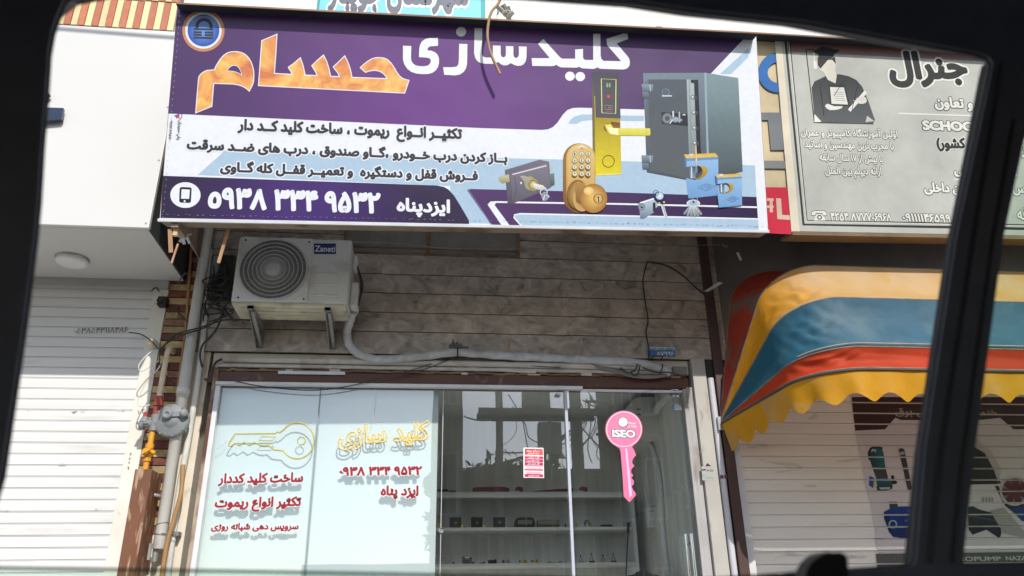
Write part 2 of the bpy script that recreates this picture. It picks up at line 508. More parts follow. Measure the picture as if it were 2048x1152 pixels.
def pathW(pts, y):
    """photo points (px,py[,y]) -> smooth 3D path"""
    return smooth([W(p[0], p[1], p[2] if len(p) > 2 else y) for p in pts], False, 6)
# ------------------------------------------------------------ ground
def sheet(name, x0, x1, y0, y1, z, m, kind='structure', th=0.0):
    b = MB()
    if th: b.box(x0, x1, y0, y1, z - th, z)
    else: b.add([(x0, y0, z), (x1, y0, z), (x1, y1, z), (x0, y1, z)], [(0, 1, 2, 3)])
    return tag(b.build(name, m, base=(0, (y0 + y1) / 2, z)), kind=kind)
ASPH = mat('asphalt', (.12, .118, .113), (.085, .084, .082), 3, .85, bump=.3, bscale=90)
PAVE = mat('paving', (.50, .48, .44), (.40, .38, .35), 4, .8, bump=.15, bscale=30)
sheet('ground', -150, 150, -150, 150, -0.03, mat('earth', (.2, .17, .13), (.14, .12, .09), .6, .95))
sheet('road', -120, 120, -12.6, -3.0, 0.0, ASPH)
sheet('pavement', -60, 60, -3.0, -0.02, 0.14, PAVE, th=.16)
sheet('far_pavement', -120, 120, -15.5, -12.6, 0.14, PAVE, th=.16)
# ------------------------------------------------------------ shared materials
WPAINT = mat('white_render', (.80, .79, .76), (.72, .70, .66), 1.5, .75, dirt=(.5, .47, .42), dscale=1.2, dlo=.58, dhi=.85)
PLAST = mat('cream_plaster', (.70, .63, .52), (.60, .53, .43), 3, .85, bump=.15, bscale=25, dirt=(.38, .32, .26), dscale=5)
MORTAR = mat('mortar', (.33, .29, .25), (.22, .19, .17), 14, .95)
BRICKV = vcol('glazed_brick', rough=.6, spec=.35, var=.35, nscale=30, bump=.3)
BRICKL = vcol('pale_glazed_brick', rough=.5, spec=.35, var=.14, nscale=25, bump=.1)
RUST = mat('rusty_steel', (.20, .115, .07), (.30, .20, .13), 9, .75, bump=.2, dirt=(.10, .055, .035), dscale=5)
BROWN = mat('brown_lintel_paint', (.115, .045, .028), (.085, .032, .02), 5, .5, dirt=(.19, .13, .10), dscale=9, dlo=.62, dhi=.72)
ALU = mat('white_profile', (.74, .75, .78), (.62, .63, .66), 6, .35, spec=.5)
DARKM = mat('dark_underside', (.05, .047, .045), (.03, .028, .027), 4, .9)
BLACK = mat('black_plastic', (.018, .018, .02), (.012, .012, .013), 20, .55)
CABLE = mat('cable_sheath', (.025, .025, .027), (.05, .048, .045), 12, .6)
WHITEP = mat('white_plastic', (.72, .72, .69), (.64, .63, .60), 4, .45, dirt=(.45, .42, .37), dscale=4, dlo=.6, dhi=.8)
CHROME = mat('chrome', (.75, .76, .78), None, 10, .12, metal=1)
BRASS = mat('brass', (.75, .55, .18), (.6, .42, .12), 20, .3, metal=1)
STEEL = mat('steel', (.5, .51, .53), (.4, .41, .43), 20, .35, metal=1)

# ------------------------------------------------------------ the locksmith's building
XL, XR = -1.39, 1.80          # shop opening
shop = thing('shop_building', (0.2, 0, 0.14), 'two storey shop building with grey marble tiled wall and white upper floor over the locksmith', 'building')
b = MB(); b.box(-1.66, 9.0, -.75, 3.6, 4.25, 8.5); b.build('upper_wall', WPAINT, shop)
b = MB(); b.box(-1.6, 2.06, .03, .2, 2.98, 4.25); b.build('wall_backing', MORTAR, shop)
# marble cladding: tiles row by row, each with its own tone, one mesh
MARB = None
def marble():
    m = bpy.data.materials.new('grey_marble'); m.use_nodes = True
    n = m.node_tree; N = n.nodes; L = n.links; bs = N['Principled BSDF']
    at = N.new('ShaderNodeAttribute'); at.attribute_name = 'Col'
    geo = N.new('ShaderNodeNewGeometry')
    vm = N.new('ShaderNodeVectorMath'); vm.operation = 'MULTIPLY_ADD'; vm.inputs[1].default_value = (1, 1, 1)
    sc = N.new('ShaderNodeVectorMath'); sc.operation = 'SCALE'; sc.inputs['Scale'].default_value = 40
    L.new(at.outputs['Color'], sc.inputs[0]); L.new(geo.outputs['Position'], vm.inputs[0]); L.new(sc.outputs[0], vm.inputs[2])
    mp = N.new('ShaderNodeMapping'); mp.inputs['Rotation'].default_value = (0, .6, .2); mp.inputs['Scale'].default_value = (1, 1, 1.35)
    L.new(vm.outputs[0], mp.inputs[0])
    def nz(s, d, det):
        t = N.new('ShaderNodeTexNoise'); t.inputs['Scale'].default_value = s; t.inputs['Distortion'].default_value = d; t.inputs['Detail'].default_value = det
        L.new(mp.outputs[0], t.inputs['Vector']); return t
    t1 = nz(6.5, 1.5, 12); t1.inputs['Roughness'].default_value = .62; r = N.new('ShaderNodeValToRGB'); L.new(t1.outputs['Fac'], r.inputs[0])
    e = r.color_ramp.elements
    e[0].position = .30; e[0].color = (.17, .14, .115, 1); e[1].position = .72; e[1].color = (.62, .54, .46, 1)
    k = e.new(.43); k.color = (.36, .30, .25, 1); k = e.new(.56); k.color = (.46, .39, .325, 1)
    t2 = nz(21, 3.0, 9)
    r2 = N.new('ShaderNodeMapRange'); r2.inputs['From Min'].default_value = .60; r2.inputs['From Max'].default_value = .70
    L.new(t2.outputs['Fac'], r2.inputs['Value'])
    mx = N.new('ShaderNodeMixRGB'); mx.inputs['Color2'].default_value = (.62, .54, .46, 1)
    sm = N.new('ShaderNodeMath'); sm.operation = 'MULTIPLY'; sm.inputs[1].default_value = .28; L.new(r2.outputs[0], sm.inputs[0])
    L.new(sm.outputs[0], mx.inputs[0]); L.new(r.outputs[0], mx.inputs[1])
    # soot and grime
    t3 = N.new('ShaderNodeTexNoise'); t3.inputs['Scale'].default_value = 2.3; t3.inputs['Detail'].default_value = 9; L.new(geo.outputs['Position'], t3.inputs['Vector'])
    r3 = N.new('ShaderNodeMapRange'); r3.inputs['From Min'].default_value = .42; r3.inputs['From Max'].default_value = .74; r3.inputs['To Min'].default_value = 1; r3.inputs['To Max'].default_value = .68
    L.new(t3.outputs['Fac'], r3.inputs['Value'])
    m3 = N.new('ShaderNodeMixRGB'); m3.blend_type = 'MULTIPLY'; m3.inputs[0].default_value = 1; L.new(mx.outputs[0], m3.inputs[1]); L.new(r3.outputs[0], m3.inputs[2])
    sx = N.new('ShaderNodeSeparateColor'); L.new(at.outputs['Color'], sx.inputs[0])
    r4 = N.new('ShaderNodeMapRange'); r4.inputs['To Min'].default_value = .93; r4.inputs['To Max'].default_value = 1.08; L.new(sx.outputs[0], r4.inputs['Value'])
    m4 = N.new('ShaderNodeMixRGB'); m4.blend_type = 'MULTIPLY'; m4.inputs[0].default_value = 1; L.new(m3.outputs[0], m4.inputs[1]); L.new(r4.outputs[0], m4.inputs[2])
    L.new(m4.outputs[0], bs.inputs['Base Color']); bs.inputs['Roughness'].default_value = .38
    return m
MARB = marble()
b = MB(); zs = [3.0, 3.159, 3.299, 3.442, 3.584, 3.737, 3.88, 4.03, 4.18]
b.box(-1.5, 2.05, -.012, .03, 3.004, 4.25, 1)
for i in range(len(zs) - 1):
    x = -1.52
    while x < 2.06:
        x1 = min(x + random.choice((.45, .62, .80, .56, .38)), 2.07)
        if 2.07 - x1 < .08: x1 = 2.07
        for a, c in ((x, x1),):
            z0, z1 = zs[i] + .003, zs[i + 1] - .003
            if i >= 5 and not (c < -.62 or a > .63):
                for aa, cc in ((a, min(c, -.62)), (max(a, .63), c)):
                    if cc - aa > .02: b.box(aa, cc - .0006, -.03, -.012, z0, z1, 0, (random.random(), random.random(), random.random()))
            else: b.box(a, c - .0006, -.03 - random.random() * .002, -.012, z0, z1, 0, (random.random(), random.random(), random.random()))
        x = x1
b.build('marble_cladding', [MARB, mat('dark_joint', (.065, .055, .047), None, 20, .95)], shop)
# high vent window in the marble
b = MB(); b.box(-.62, .63, -.035, -.006, 3.737, 3.75); b.box(-.62, -.60, -.034, -.006, 3.75, 4.2); b.box(.61, .63, -.034, -.006, 3.75, 4.2); b.box(-.04, -.01, -.03, -.006, 3.75, 4.2); b.box(-.6, .61, -.025, -.006, 3.79, 3.80)
vw = b.build('vent_window', RUST, shop)
b = MB(); b.box(-.60, -.04, -.017, -.0125, 3.76, 4.2); b.box(-.01, .61, -.017, -.0125, 3.76, 4.2); b.build('dark_pane', mat('dim_opening', (.34, .32, .30), (.24, .23, .22), 5, .8), vw)
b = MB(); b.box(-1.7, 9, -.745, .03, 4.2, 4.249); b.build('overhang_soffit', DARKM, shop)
# soldier course of red and yellow bricks on the overhang
def bricks_v(px0, px1, y, z0, rows):
    b = MB(); x0 = W(px0, 50, y).x; x1 = W(px1, 50, y).x
    b.box(x0, x1, y, y + .06, z0, z0 + rows * .24, 1)
    for r in range(rows):
        x = x0; k = r
        while x < x1 - .02:
            w = .043
            c = (.52, .18, .10) if k % 2 else (.84, .68, .37)
            g = random.uniform(.85, 1.12)
            b.box(x + .003, min(x + w - .003, x1), y - .006 - random.random() * .003, y, z0 + r * .24 + .004, z0 + r * .24 + .232, 0, tuple(q * g for q in c))
            x += w; k += 1
    return b
zb = W(230, 53, -.77).z
b = MB(); b.box(-5.5, -1.4, -.7, 3.5, zb + .002, 8.5); nb0 = b
# brick pier beside the shutter, courses one over another
b = MB(); bx0, bx1 = W(301, 799, -.012).x, -1.575
b.box(bx0, bx1, -.0, .25, 0.14, 4.25, 1)
z = 1.86; k = 0
while z < 4.2:
    c = (.62, .45, .21) if k % 2 else (.25, .075, .055)
    xs = [bx0 + .002, bx0 + random.choice((.08, .19, .21)), bx1 - .002]
    for i in range(2):
        g = random.uniform(.58, .95); cc = c if random.random() > .1 else (.42, .22, .13)
        b.box(xs[i] + (.004 if i else 0), xs[i + 1], -.012 - random.random() * .004, 0, z + .004, z + .047, 0, tuple(q * g for q in cc))
    z += .0505; k += 1
b.build('brick_pier', [BRICKV, MORTAR], shop)
b = MB(); b.box(bx0, bx1, -.014, 0, .14, 1.858); b.build('pier_plaster', PLAST, shop)
b = MB(); b.box(-1.575, XL - .028, -.006, .25, .14, 3.0); b.box(-1.4, 1.79, 0.004, .2, 2.90, 3.0); b.build('plaster_jamb', PLAST, shop)
# lintel zone: cream strip, broken rusty strip, brown beam
b = MB(); b.box(XL - .02, 1.775, -.012, .12, 2.795, 2.872); b.build('lintel_beam', BROWN, shop, bevel=.003)
b = MB()
x = XL - .01
while x < 1.70:
    w = random.uniform(.015, .09); x1 = min(x + w, 1.74); t = random.uniform(-.004, .006)
    b.box(x, x1 + .003, -.012 - random.random() * .014, .0, 2.874 + t * .8, 2.884 + t + random.random() * .008, 1 if random.random() < .14 else 0)
    x = x1
b.build('crumbling_edge', [RUST, PLAST], shop)
q0, q1 = W(556, 745, -.03), W(690, 747, -.03); b = MB(); b.prism([q0 + Vector((0, 0, -.008)), q1 + Vector((0, 0, -.008)), q1 + Vector((0, 0, .012)), q0 + Vector((0, 0, .012))], (0, .014, 0)); b.build('trim_strip', ALU, shop)
q0, q1 = W(940, 739, -.03), W(1072, 743, -.03); b = MB(); b.prism([q0 + Vector((0, 0, 0)), q1 + Vector((0, 0, -.012)), q1 + Vector((0, 0, .006)), q0 + Vector((0, 0, .018))], (0, .014, 0)); b.build('trim_strip', PLAST, shop)
# left brown flaking frame edge and white tube
def vbar(name, p0, p1, wpx, y, dep, m, zlow=.14, parent=shop, bevel=.003):
    a, c = W(*p0, y), W(*p1, y); w = wpx * .0033
    x = (a.x + c.x) / 2; b = MB(); b.box(x - w / 2, x + w / 2, y, y + dep, zlow, max(a.z, c.z))
    return b.build(name, m, parent, bevel=bevel)
vbar('flaking_frame', (432, 738), (378, 1147), 11, -.02, .06, mat('flaking_paint', (.25, .14, .09), (.42, .34, .27), 22, .8, bump=.5, stretch=(1, 1, .35), dirt=(.12, .05, .035), dscale=12, dlo=.45, dhi=.6))
# white column on the right with rust
WRUST = mat('white_rusting_paint', (.47, .45, .41), (.39, .37, .34), 3, .6, dirt=(.20, .10, .05), dscale=3.6, dlo=.60, dhi=.72, bump=.08, stretch=(1.6, 1, .8))
b = MB(); b.box(1.80, 1.895, -.05, .25, 1.575, 3.0); b.box(1.795, 1.90, -.053, .25, 1.555, 1.575, 1); b.box(1.80, 1.895, -.05, .25, .14, 1.555); b.build('steel_column', [WRUST, RUST], shop, bevel=.003)
b = MB(); b.box(1.897, 1.955, -.02, .2, .14, 4.2); b.build('dark_gap', DARKM, shop)
# interior of the locksmith
INW = mat('interior_panel', (.80, .79, .74), (.64, .63, .59), 2.5, .35, stretch=(4, 4, .5), spec=.4)
YB = 1.5
b = MB(); b.box(XL - .4, 1.76, YB, YB + .1, .14, 3.4); b.build('back_wall', INW, shop)
b = MB(); b.box(1.735, 1.80, .1, YB, .14, 3.4); b.build('side_wall', INW, shop)
b = MB(); b.box(-.12, -.06, .10, YB, .14, 3.4); b.build('partition', INW, shop)
b = MB(); b.box(XL - .4, 1.76, .1, YB + .1, 2.95, 3.0); b.build('ceiling', mat('ceiling_paint', (.75, .75, .73), None, 3, .8), shop)
b = MB(); b.box(XL - .4, 1.76, .1, YB, .14, .17); b.build('interior_floor', mat('floor_tile', (.62, .60, .56), None, 3, .3), shop)
b = MB(); a1 = W(1243, 1030, YB - .01); a2 = WX(1320, 1003, 1.732); b.bar((1.73, YB - .02, a1.z), (1.73, .2, a1.z + .02), .012, .02); b.bar((-.05, YB - .006, a1.z), (1.73, YB - .006, a1.z), .006, .012); b.build('wall_trunking', ALU, shop)

# shop window: frame, tracks, panes, boards
GLASS = glass('shop_glass', (.95, .98, .97), 4.5, 1.5, bump=.012)
EDGE = mat('glass_edge', (.40, .46, .52), (.5, .55, .62), 3, .2)
sw = MB(); zt = 2.795
sw.box(-1.352, 1.03, -.045, -.005, zt - .022, zt + .0)          # sliding track over the left panes
sw.box(1.03, 1.72, -.03, .0, zt - .030, zt - .016)
jm = MB(); jm.box(1.725, 1.75, -.03, .03, .14, zt - .006); jm.box(1.752, 1.797, -.02, .03, .14, zt + .01)
sw.box(-1.352, -1.322, -.035, .0, .14, zt - .025)
win = sw.build('shop_window', ALU, shop, bevel=.003)
jm.build('door_jamb', mat('shaded_grimy_profile', (.44, .43, .43), (.36, .35, .34), 6, .5, dirt=(.24, .21, .18), dscale=7, dlo=.52, dhi=.7, stretch=(1, 1, .5)), win, bevel=.003)  # shade put into a darker base colour than the other profiles
def pane(x0, x1, y, nm='glass_pane'):
    b = MB(); b.face([(x0, y, .2), (x1, y, .2), (x1, y, zt - .02), (x0, y, zt - .02)]); return b.build(nm, GLASS, win)
sx = (W(643, 784, .0).x + W(608, 1151, .0).x) / 2
bx = (W(878, 780, .06).x + W(869, 1151, .06).x) / 2
dx = (W(1130, 770).x + W(1146, 1151).x) / 2
pane(-1.32, sx - .002, 0.0); pane(sx + .002, dx + .03, 0.0); pane(dx, 1.722, -.018)
b = MB(); b.box(sx - .004, sx + .004, -.003, .004, .2, zt - .03); b.build('pane_seam', mat('seam', (.28, .33, .34), None, 5, .3), win)
b = MB(); b.box(dx - .010, dx + .008, -.024, -.012, .2, zt - .02); b.build('pane_edge', mat('pane_edge_profile', (.52, .54, .64), None, 5, .25), win)
wx = (W(887, 776).x + W(880, 1151).x) / 2
b = MB(); b.box(wx - .002, wx + .002, -.004, .003, .2, zt - .03); b.build('pane_seam', mat('seam2', (.55, .57, .56), None, 5, .3), win)
k0 = W(883, 1060, -.012); b = MB(); b.lathe(k0 + Vector((0, .02, 0)), (0, -1, 0), [(0, .012), (.008, .016), (.02, .018), (.03, .013), (.035, .004)], 18); b.build('glass_knob', CHROME, win)
FROST = mat('frosted_board', (.62, .70, .70), (.59, .675, .68), 1.2, .6)
b = MB(); b.box(-1.34, sx - .001, .05, .06, .2, 2.78); b.box(sx + .001, bx, .05, .06, .2, 2.78); b.build('white_board', FROST, win)
# patch fittings, door handle
for (px, py, w, h) in ((1350, 781, .05, .018), (1352, 793, .045, .02), (1116, 789, .035, .016)):
    p = W(px, py, -.022); b = MB(); b.box(p.x - w / 2, p.x + w / 2, -.03, -.01, p.z - h / 2, p.z + h / 2); b.lathe((p.x - w * .2, -.03, p.z), (0, -1, 0), [(0, .007), (.004, .007), (.005, .003)], 12); b.build('patch_fitting', STEEL, win, bevel=.002)
p = W(1374, 1068, -.07); b = MB()
for dxx in (0, .03): b.tube([(p.x + dxx - .01, -.07 - dxx * .6, p.z), (p.x + dxx - .01, -.07 - dxx * .6, p.z - .85)], .011, 12)
for dz in (.06, .75): b.cyl((p.x + .005, -.09, p.z - dz), (p.x + .005, -.01, p.z - dz), .008, 10)
b.build('door_handle', CHROME, win)

# ------------------------------------------------------------ neighbour on the left
nb = thing('shuttered_shop', (-3.4, 0, .14), 'shuttered shop with white cladding fascia and white roller shutter beside the gas pipes', 'building')
nb0.build('upper_wall', WPAINT, nb)
bricks_v(-30, 352, -.755, zb, 3).build('brick_band', [BRICKL, MORTAR], nb)
fs, fz = -.80, 3.490
CLAD = mat('white_cladding', (.69, .69, .68), (.655, .655, .645), .7, .4, spec=.4)
ftop = W(230, 56, fs).z
b = MB(); b.box(-5.2, -1.642, fs, fs + .03, fz, ftop); b.build('fascia_panel', CLAD, nb, bevel=.004)
b = MB(); b.box(-5.2, -1.644, fs + .03, -.03, ftop - .03, ftop - .002); b.build('fascia_cap', CLAD, nb)
b = MB(); b.box(-1.652, -1.642, fs + .031, -.03, fz + .002, ftop - .03); b.build('fascia_side', mat('dark_backing', (.035, .04, .045), None, 6, .8), nb)
b = MB(); b.box(-5.2, -1.653, fs + .031, -.03, fz, fz + .012); b.build('fascia_soffit', mat('soffit_panel', (.60, .60, .57), (.57, .57, .54), .8, .5), nb)
b = MB()
for px, py in ((336, 214), (318, 320), (292, 446)):
    p = W(px, py, fs - .001); b.cyl(p, p + Vector((0, -.004, 0)), .005, 8)
b.build('fascia_screws', STEEL, nb)
b = MB(); b.box(-5.5, bx0 - .0, .26, .5, .14, 4.3); b.build('dark_interior', DARKM, nb)
# roller shutters
def shutter(x0, x1, y, z0, z1, pitch, m, parent, lip=.0035, jit=0.0008):
    b = MB(); z = z1
    prof = [(0, 0), (.04, -.002), (.45, -.003), (.86, -.002), (.875, .007), (.90, .007), (.915, -lip), (.97, -lip), (1.0, 0)]
    zz = []
    while z > z0:
        j = random.uniform(-jit, jit); zz += [(z - pitch * t, y + d + j) for t, d in prof]; z -= pitch
    xs = [x0 + (x1 - x0) * i / 12 for i in range(13)]
    b.grid([[(x, yy + math.sin(x * 5 + z_ * 3) * .0006, z_) for x in xs] for z_, yy in zz], 0, None, False)
    return b.build('roller_shutter', m, parent)
SHW = mat('shutter_white', (.71, .71, .70), (.67, .67, .66), 2, .5, dirt=(.50, .48, .45), dscale=4.5, dlo=.58, dhi=.80, stretch=(.35, 1, 3))
shl_x = (W(273, 799, .02).x + W(213, 1135, .02).x) / 2
sh1 = shutter(-5.3, shl_x, .02, .14, 3.50, .0685, SHW, nb)
b = MB(); b.box(shl_x - .0, bx0 - .001, -.018, .2, .14, 3.48); b.build('guide_rail', mat('rail_white', (.74, .73, .66), (.70, .66, .58), 5, .55, dirt=(.45, .33, .22), dscale=7, dlo=.62, dhi=.72), nb, bevel=.004)
b = MB(); b.box(-5.3, bx0 - .002, -.04, .02, 3.43, 3.489); b.build('shutter_box_edge', mat('box_edge_grey', (.45, .45, .44), None, 3, .6), nb)  # one even mid grey all over
# stencilled number on the shutter and marks on the rail
GREYINK = mat('stencil_ink', (.10, .10, .11), (.2, .2, .21), 60, .8)
b = MB(); pf = facade(.0095)
text_on(b, pf, '۰۵۳۸۵۴۳۱۱۸۴۸۶', (148, 668), (255, 665), 11, .012, None, .006)
b.build('stencilled_number', GREYINK, nb)
b = MB(); pr = facade(-.018); text_on(b, pr, '۱۰۲', (276, 829), (290, 826), 9, .01, None, .002)
b.build('handwritten_number', GREYINK, nb); b = MB()
for i, s in enumerate('۴۲۰۱'): text_on(b, pr, s, (259 - i * 1.6, 912 + i * 9), (263 - i * 1.6, 912 + i * 9), 6, .02, None, .002)
b.build('handwritten_number', GREYINK, nb)
# flaked patches on the slats
b = MB(); A = Art(pf, Z(0, 780, 3.097), .006, b)
for cx, cy, n, sxp, syp in ((470, 130, 16, 60, 12), (385, 459, 7, 40, 4), (20, 744, 5, 30, 4), (610, 736, 4, 25, 3), (180, 120, 3, 12, 3), (740, 122, 4, 30, 3)):
    for i in range(n):
        x = cx + random.gauss(0, sxp * .45); y = cy + random.gauss(0, syp * .4); r = random.uniform(2, 7)
        A.poly([(x + r * 1.6 * math.cos(k * 1.1) * random.uniform(.5, 1.2), y + r * .7 * math.sin(k * 1.1) * random.uniform(.5, 1.2)) for k in range(6)], None)
b.build('paint_flakes', mat('bare_metal_flake', (.42, .42, .42), (.55, .54, .52), 60, .7), sh1)
# dark letter edge on the fascia, half hidden by the car
b = MB(); A = Art(Plane((0, fs - .04, 0), (1, 0, 0), (0, 0, 1)), Z(0, 0, 2.4))
for pts in ([(120, 520), (215, 515), (304, 518), (295, 572), (205, 580), (110, 600)], [(150, 400), (205, 425), (238, 452), (212, 470), (150, 460)]):
    P3 = [A.p.hit(*A.z(*q)) for q in pts]; b.prism(P3, (0, .022, 0))
tag(b.build('fascia_letter', mat('navy_acrylic', (.03, .045, .09), None, 5, .3)), 'dark navy raised letter fragment on the white fascia beside the car pillar', 'sign letter')
# round ceiling lamp
p = WZ(145, 517, fz)
lamp = thing('ceiling_lamp', (p.x, p.y, fz), 'round white ceiling lamp, switched off, on the soffit over the white shutter', 'lamp')
b = MB(); b.lathe((p.x, p.y, fz), (0, 0, -1), [(0, .098), (.006, .098), (.01, .094)], 36); b.build('base', STEEL, lamp)
b = MB(); b.lathe((p.x, p.y, fz), (0, 0, -1), [(.008, .092), (.025, .094), (.036, .086), (.04, .06), (.041, .002)], 36); b.build('diffuser', mat('opal_plastic', (.82, .82, .80), None, 4, .35), lamp)

# ------------------------------------------------------------ shop on the right
rb = thing('pump_shop', (3.4, 0, .14), 'shop with closed beige roller shutter printed with pumps, under the striped awning', 'building')
b = MB(); b.box(2.06, 9, .2, 3.5, .14, 4.25); b.build('wall', DARKM, rb)
b = MB(); b.box(2.07, 9, -.01, .2, 2.9, 4.2); b.build('shutter_housing', mat('grey_housing', (.16, .15, .14), (.12, .11, .10), 3, .8), rb)
b = MB(); b.box(1.957, 2.022, -.06, .2, .14, 4.2); b.build('brown_post', mat('brown_post_paint', (.075, .038, .032), (.06, .03, .026), 5, .5), rb, bevel=.003)
b = MB(); b.box(2.024, 2.078, -.03, .1, .14, 2.95); b.build('guide_rail', mat('rail_grey_white', (.66, .67, .67), (.58, .58, .58), 6, .5), rb, bevel=.003)
SHB = mat('shutter_cream', (.86, .81, .74), (.78, .73, .66), 2.5, .5, dirt=(.36, .33, .29), dscale=5, dlo=.60, dhi=.75, stretch=(.5, 1, 3))
sh2 = shutter(2.08, 8, .04, .14, 2.95, .0765, SHB, rb)
# printed film on the shutter
pf2 = facade(.0352); z8 = Z(1360, 760, 2.939)
A = Art(pf2, z8, .0012); sh = lambda r, g, b_: tuple(lin(v) * 2.6 if lin(v) * 2.6 < .8 else .8 for v in (r, g, b_))
A.poly([(985, 20), (1010, 140), (1030, 298), (1060, 440), (1095, 640), (1122, 745), (1145, 880), (1172, 1090), (1215, 1300), (2600, 1300), (2600, 20)], (.62, .57, .58))
A.poly([(1010, 130), (1030, 298), (1205, 290), (1265, 222), (1300, 236), (1780, 234), (1880, 222), (1960, 290), (2300, 290), (2300, 100), (1010, 100)], (.055, .022, .023))
A.poly([(1245, 165), (1300, 236), (1780, 234), (1885, 222), (1900, 160)], (.05, .035, .035))
A.text('سی برق', (1360 + 1265 / 2.939, 760 + 204 / 2.939), (1360 + 1500 / 2.939, 760 + 206 / 2.939), 13, off=.025, col=(.42, .36, .27))
A.text('خدمات', (1360 + 1690 / 2.939, 760 + 206 / 2.939), (1360 + 1865 / 2.939, 760 + 206 / 2.939), 13, off=.025, col=(.42, .36, .27))
TE, TD = (.02, .16, .19), (.012, .05, .06)
A.poly([(1112, 405), (1140, 395), (1185, 398), (1196, 430), (1205, 500), (1222, 580), (1155, 585), (1132, 520), (1115, 470)], TE, TD, side=True)
A.line([(1112, 470), (1108, 425), (1120, 402), (1150, 392), (1190, 402)], 10, (.02, .02, .02))
A.poly([(1122, 425), (1128, 405), (1150, 408), (1152, 428), (1140, 415)], (.5, .5, .48))
A.poly([(1140, 512), (1206, 512), (1222, 572), (1160, 576)], (.06, .06, .06)); A.line([(1130, 482), (1203, 480)], 4, TD)
A.poly([(1150, 585), (1215, 575), (1245, 595), (1248, 622), (1160, 628)], TE, TD); A.poly([(1240, 562), (1256, 560), (1260, 588), (1278, 600), (1270, 612), (1244, 612)], (.02, .02, .02))
A.poly([(1152, 625), (1250, 622), (1246, 640), (1205, 652), (1160, 650)], (.03, .05, .06)); A.poly([(1168, 632), (1235, 630), (1230, 642), (1180, 644)], (.45, .45, .42))
A.poly([(1112, 565), (1140, 575), (1134, 636), (1110, 620)], (.03, .08, .35)); A.poly([(1140, 580), (1150, 582), (1142, 632), (1134, 630)], (.45, .5, .06))
A.poly([(1283, 408), (1300, 400), (1318, 408), (1330, 470), (1345, 545), (1362, 632), (1358, 646), (1338, 646), (1322, 580), (1310, 520), (1292, 450)], (.05, .05, .05)); A.poly([(1286, 425), (1316, 420), (1320, 438), (1290, 443)], (.35, .36, .36))
BL, BD = (.012, .05, .28), (.01, .022, .09)
A.poly([(1197, 775), (1232, 758), (1228, 716), (1276, 716), (1280, 744), (1400, 742), (1640, 760), (1640, 900), (1400, 940), (1330, 935), (1250, 922), (1225, 890), (1212, 850), (1198, 812)], BL, BD)
A.poly([(1232, 758), (1228, 716), (1276, 716), (1280, 750)], (.05, .05, .06)); A.line([(1300, 750), (1330, 930)], 7, BD); A.line([(1340, 760), (1395, 860)], 8, (.03, .14, .5)); A.line([(1320, 830), (1395, 800)], 8, (.04, .18, .55))
A.poly([(1200, 800), (1225, 790), (1245, 900), (1225, 885)], BD)
A.ell(1250, 848, 26, 24, (.01, .03, .1)); A.ring(1250, 848, 17, 25, (.25, .42, .5)); A.poly([(1370, 765), (1400, 768), (1400, 785), (1378, 782)], (.5, .55, .6))
A.poly([(1425, 400), (1600, 370), (1740, 395), (1800, 430), (1850, 510), (1885, 608), (1860, 612), (1430, 618), (1415, 540)], (.03, .028, .028))
A.poly([(1440, 360), (1740, 345), (1830, 420), (1890, 530), (1870, 600), (1840, 520), (1790, 430), (1730, 395), (1440, 395)], (.47, .43, .44))
A.poly([(1690, 750), (1720, 742), (1760, 762), (1870, 790), (1888, 900), (1878, 932), (1800, 880), (1718, 910), (1696, 880)], (.035, .04, .05), (.02, .02, .03)); A.line([(1700, 800), (1870, 830)], 5, (.10, .11, .13))
A.poly([(1850, 625), (1870, 622), (1910, 740), (2022, 830), (2100, 840), (2100, 740), (1930, 720)], (.03, .03, .035)); A.poly([(1935, 755), (2060, 745), (2060, 830), (2010, 830)], (.02, .05, .2))
A.ell(1965, 652, 84, 84, (.06, .05, .05), (.25, .24, .23)); A.ring(1965, 652, 76, 88, (.52, .5, .47))
for i in range(7):
    a = i * 2 * math.pi / 7 + .3; f = lambda r, t: (1965 + r * math.cos(a + t), 652 + r * math.sin(a + t))
    A.poly([f(16, -.5), f(66, -.32), f(74, 0), f(70, .34), f(18, .5)], (.16, .03, .035), (.09, .015, .02), sm=2)
A.ell(1965, 652, 22, 22, (.2, .035, .04), (.10, .02, .02))
for i in range(4): A.line([(1780 + i * 18, 690), (1780 + i * 18, 716)], 8, (.25, .25, .24))
A.poly([(1820, 770), (1900, 750), (1980, 840), (2030, 900), (2030, 930), (1900, 900)], (.36, .34, .32))
A.poly([(1150, 1022), (2500, 1005), (2500, 1115), (1160, 1118)], (.10, .10, .09))
A.text('ELECTROPUMP', (1360 + 1456 / 2.939, 760 + 1066 / 2.939), (1360 + 1888 / 2.939, 760 + 1062 / 2.939), 8.5, off=.02, col=(.50, .50, .46))
A.text('NAZARI', (1360 + 1916 / 2.939, 760 + 1061 / 2.939), (1360 + 2075 / 2.939, 760 + 1058 / 2.939), 8.5, off=.02, col=(.50, .50, .46))
A.mb.clip_z([(2.95 - (i + .862) * .0765, 2.95 - (i + .0) * .0765) for i in range(40)])
A.mb.build('printed_film', PRINT, sh2)
# ------------------------------------------------------------ main sign
SBL, SBR = W(320, 437, -1.05), W(1535, 460, -1.05)
PS = Plane(SBL, SBR - SBL, (0, -.245, 1))
def s3(px, py, d=0.0):
    return PS.w(*PS.px(px, py), d)
sign = thing('shop_sign', (SBL + SBR) / 2, 'purple and white locksmith shop sign with orange flame lettering and pictures of locks', 'sign')
TL, TR, BL_, BR_ = (355, 11), (1512, 70), (320, 437), (1536, 460)
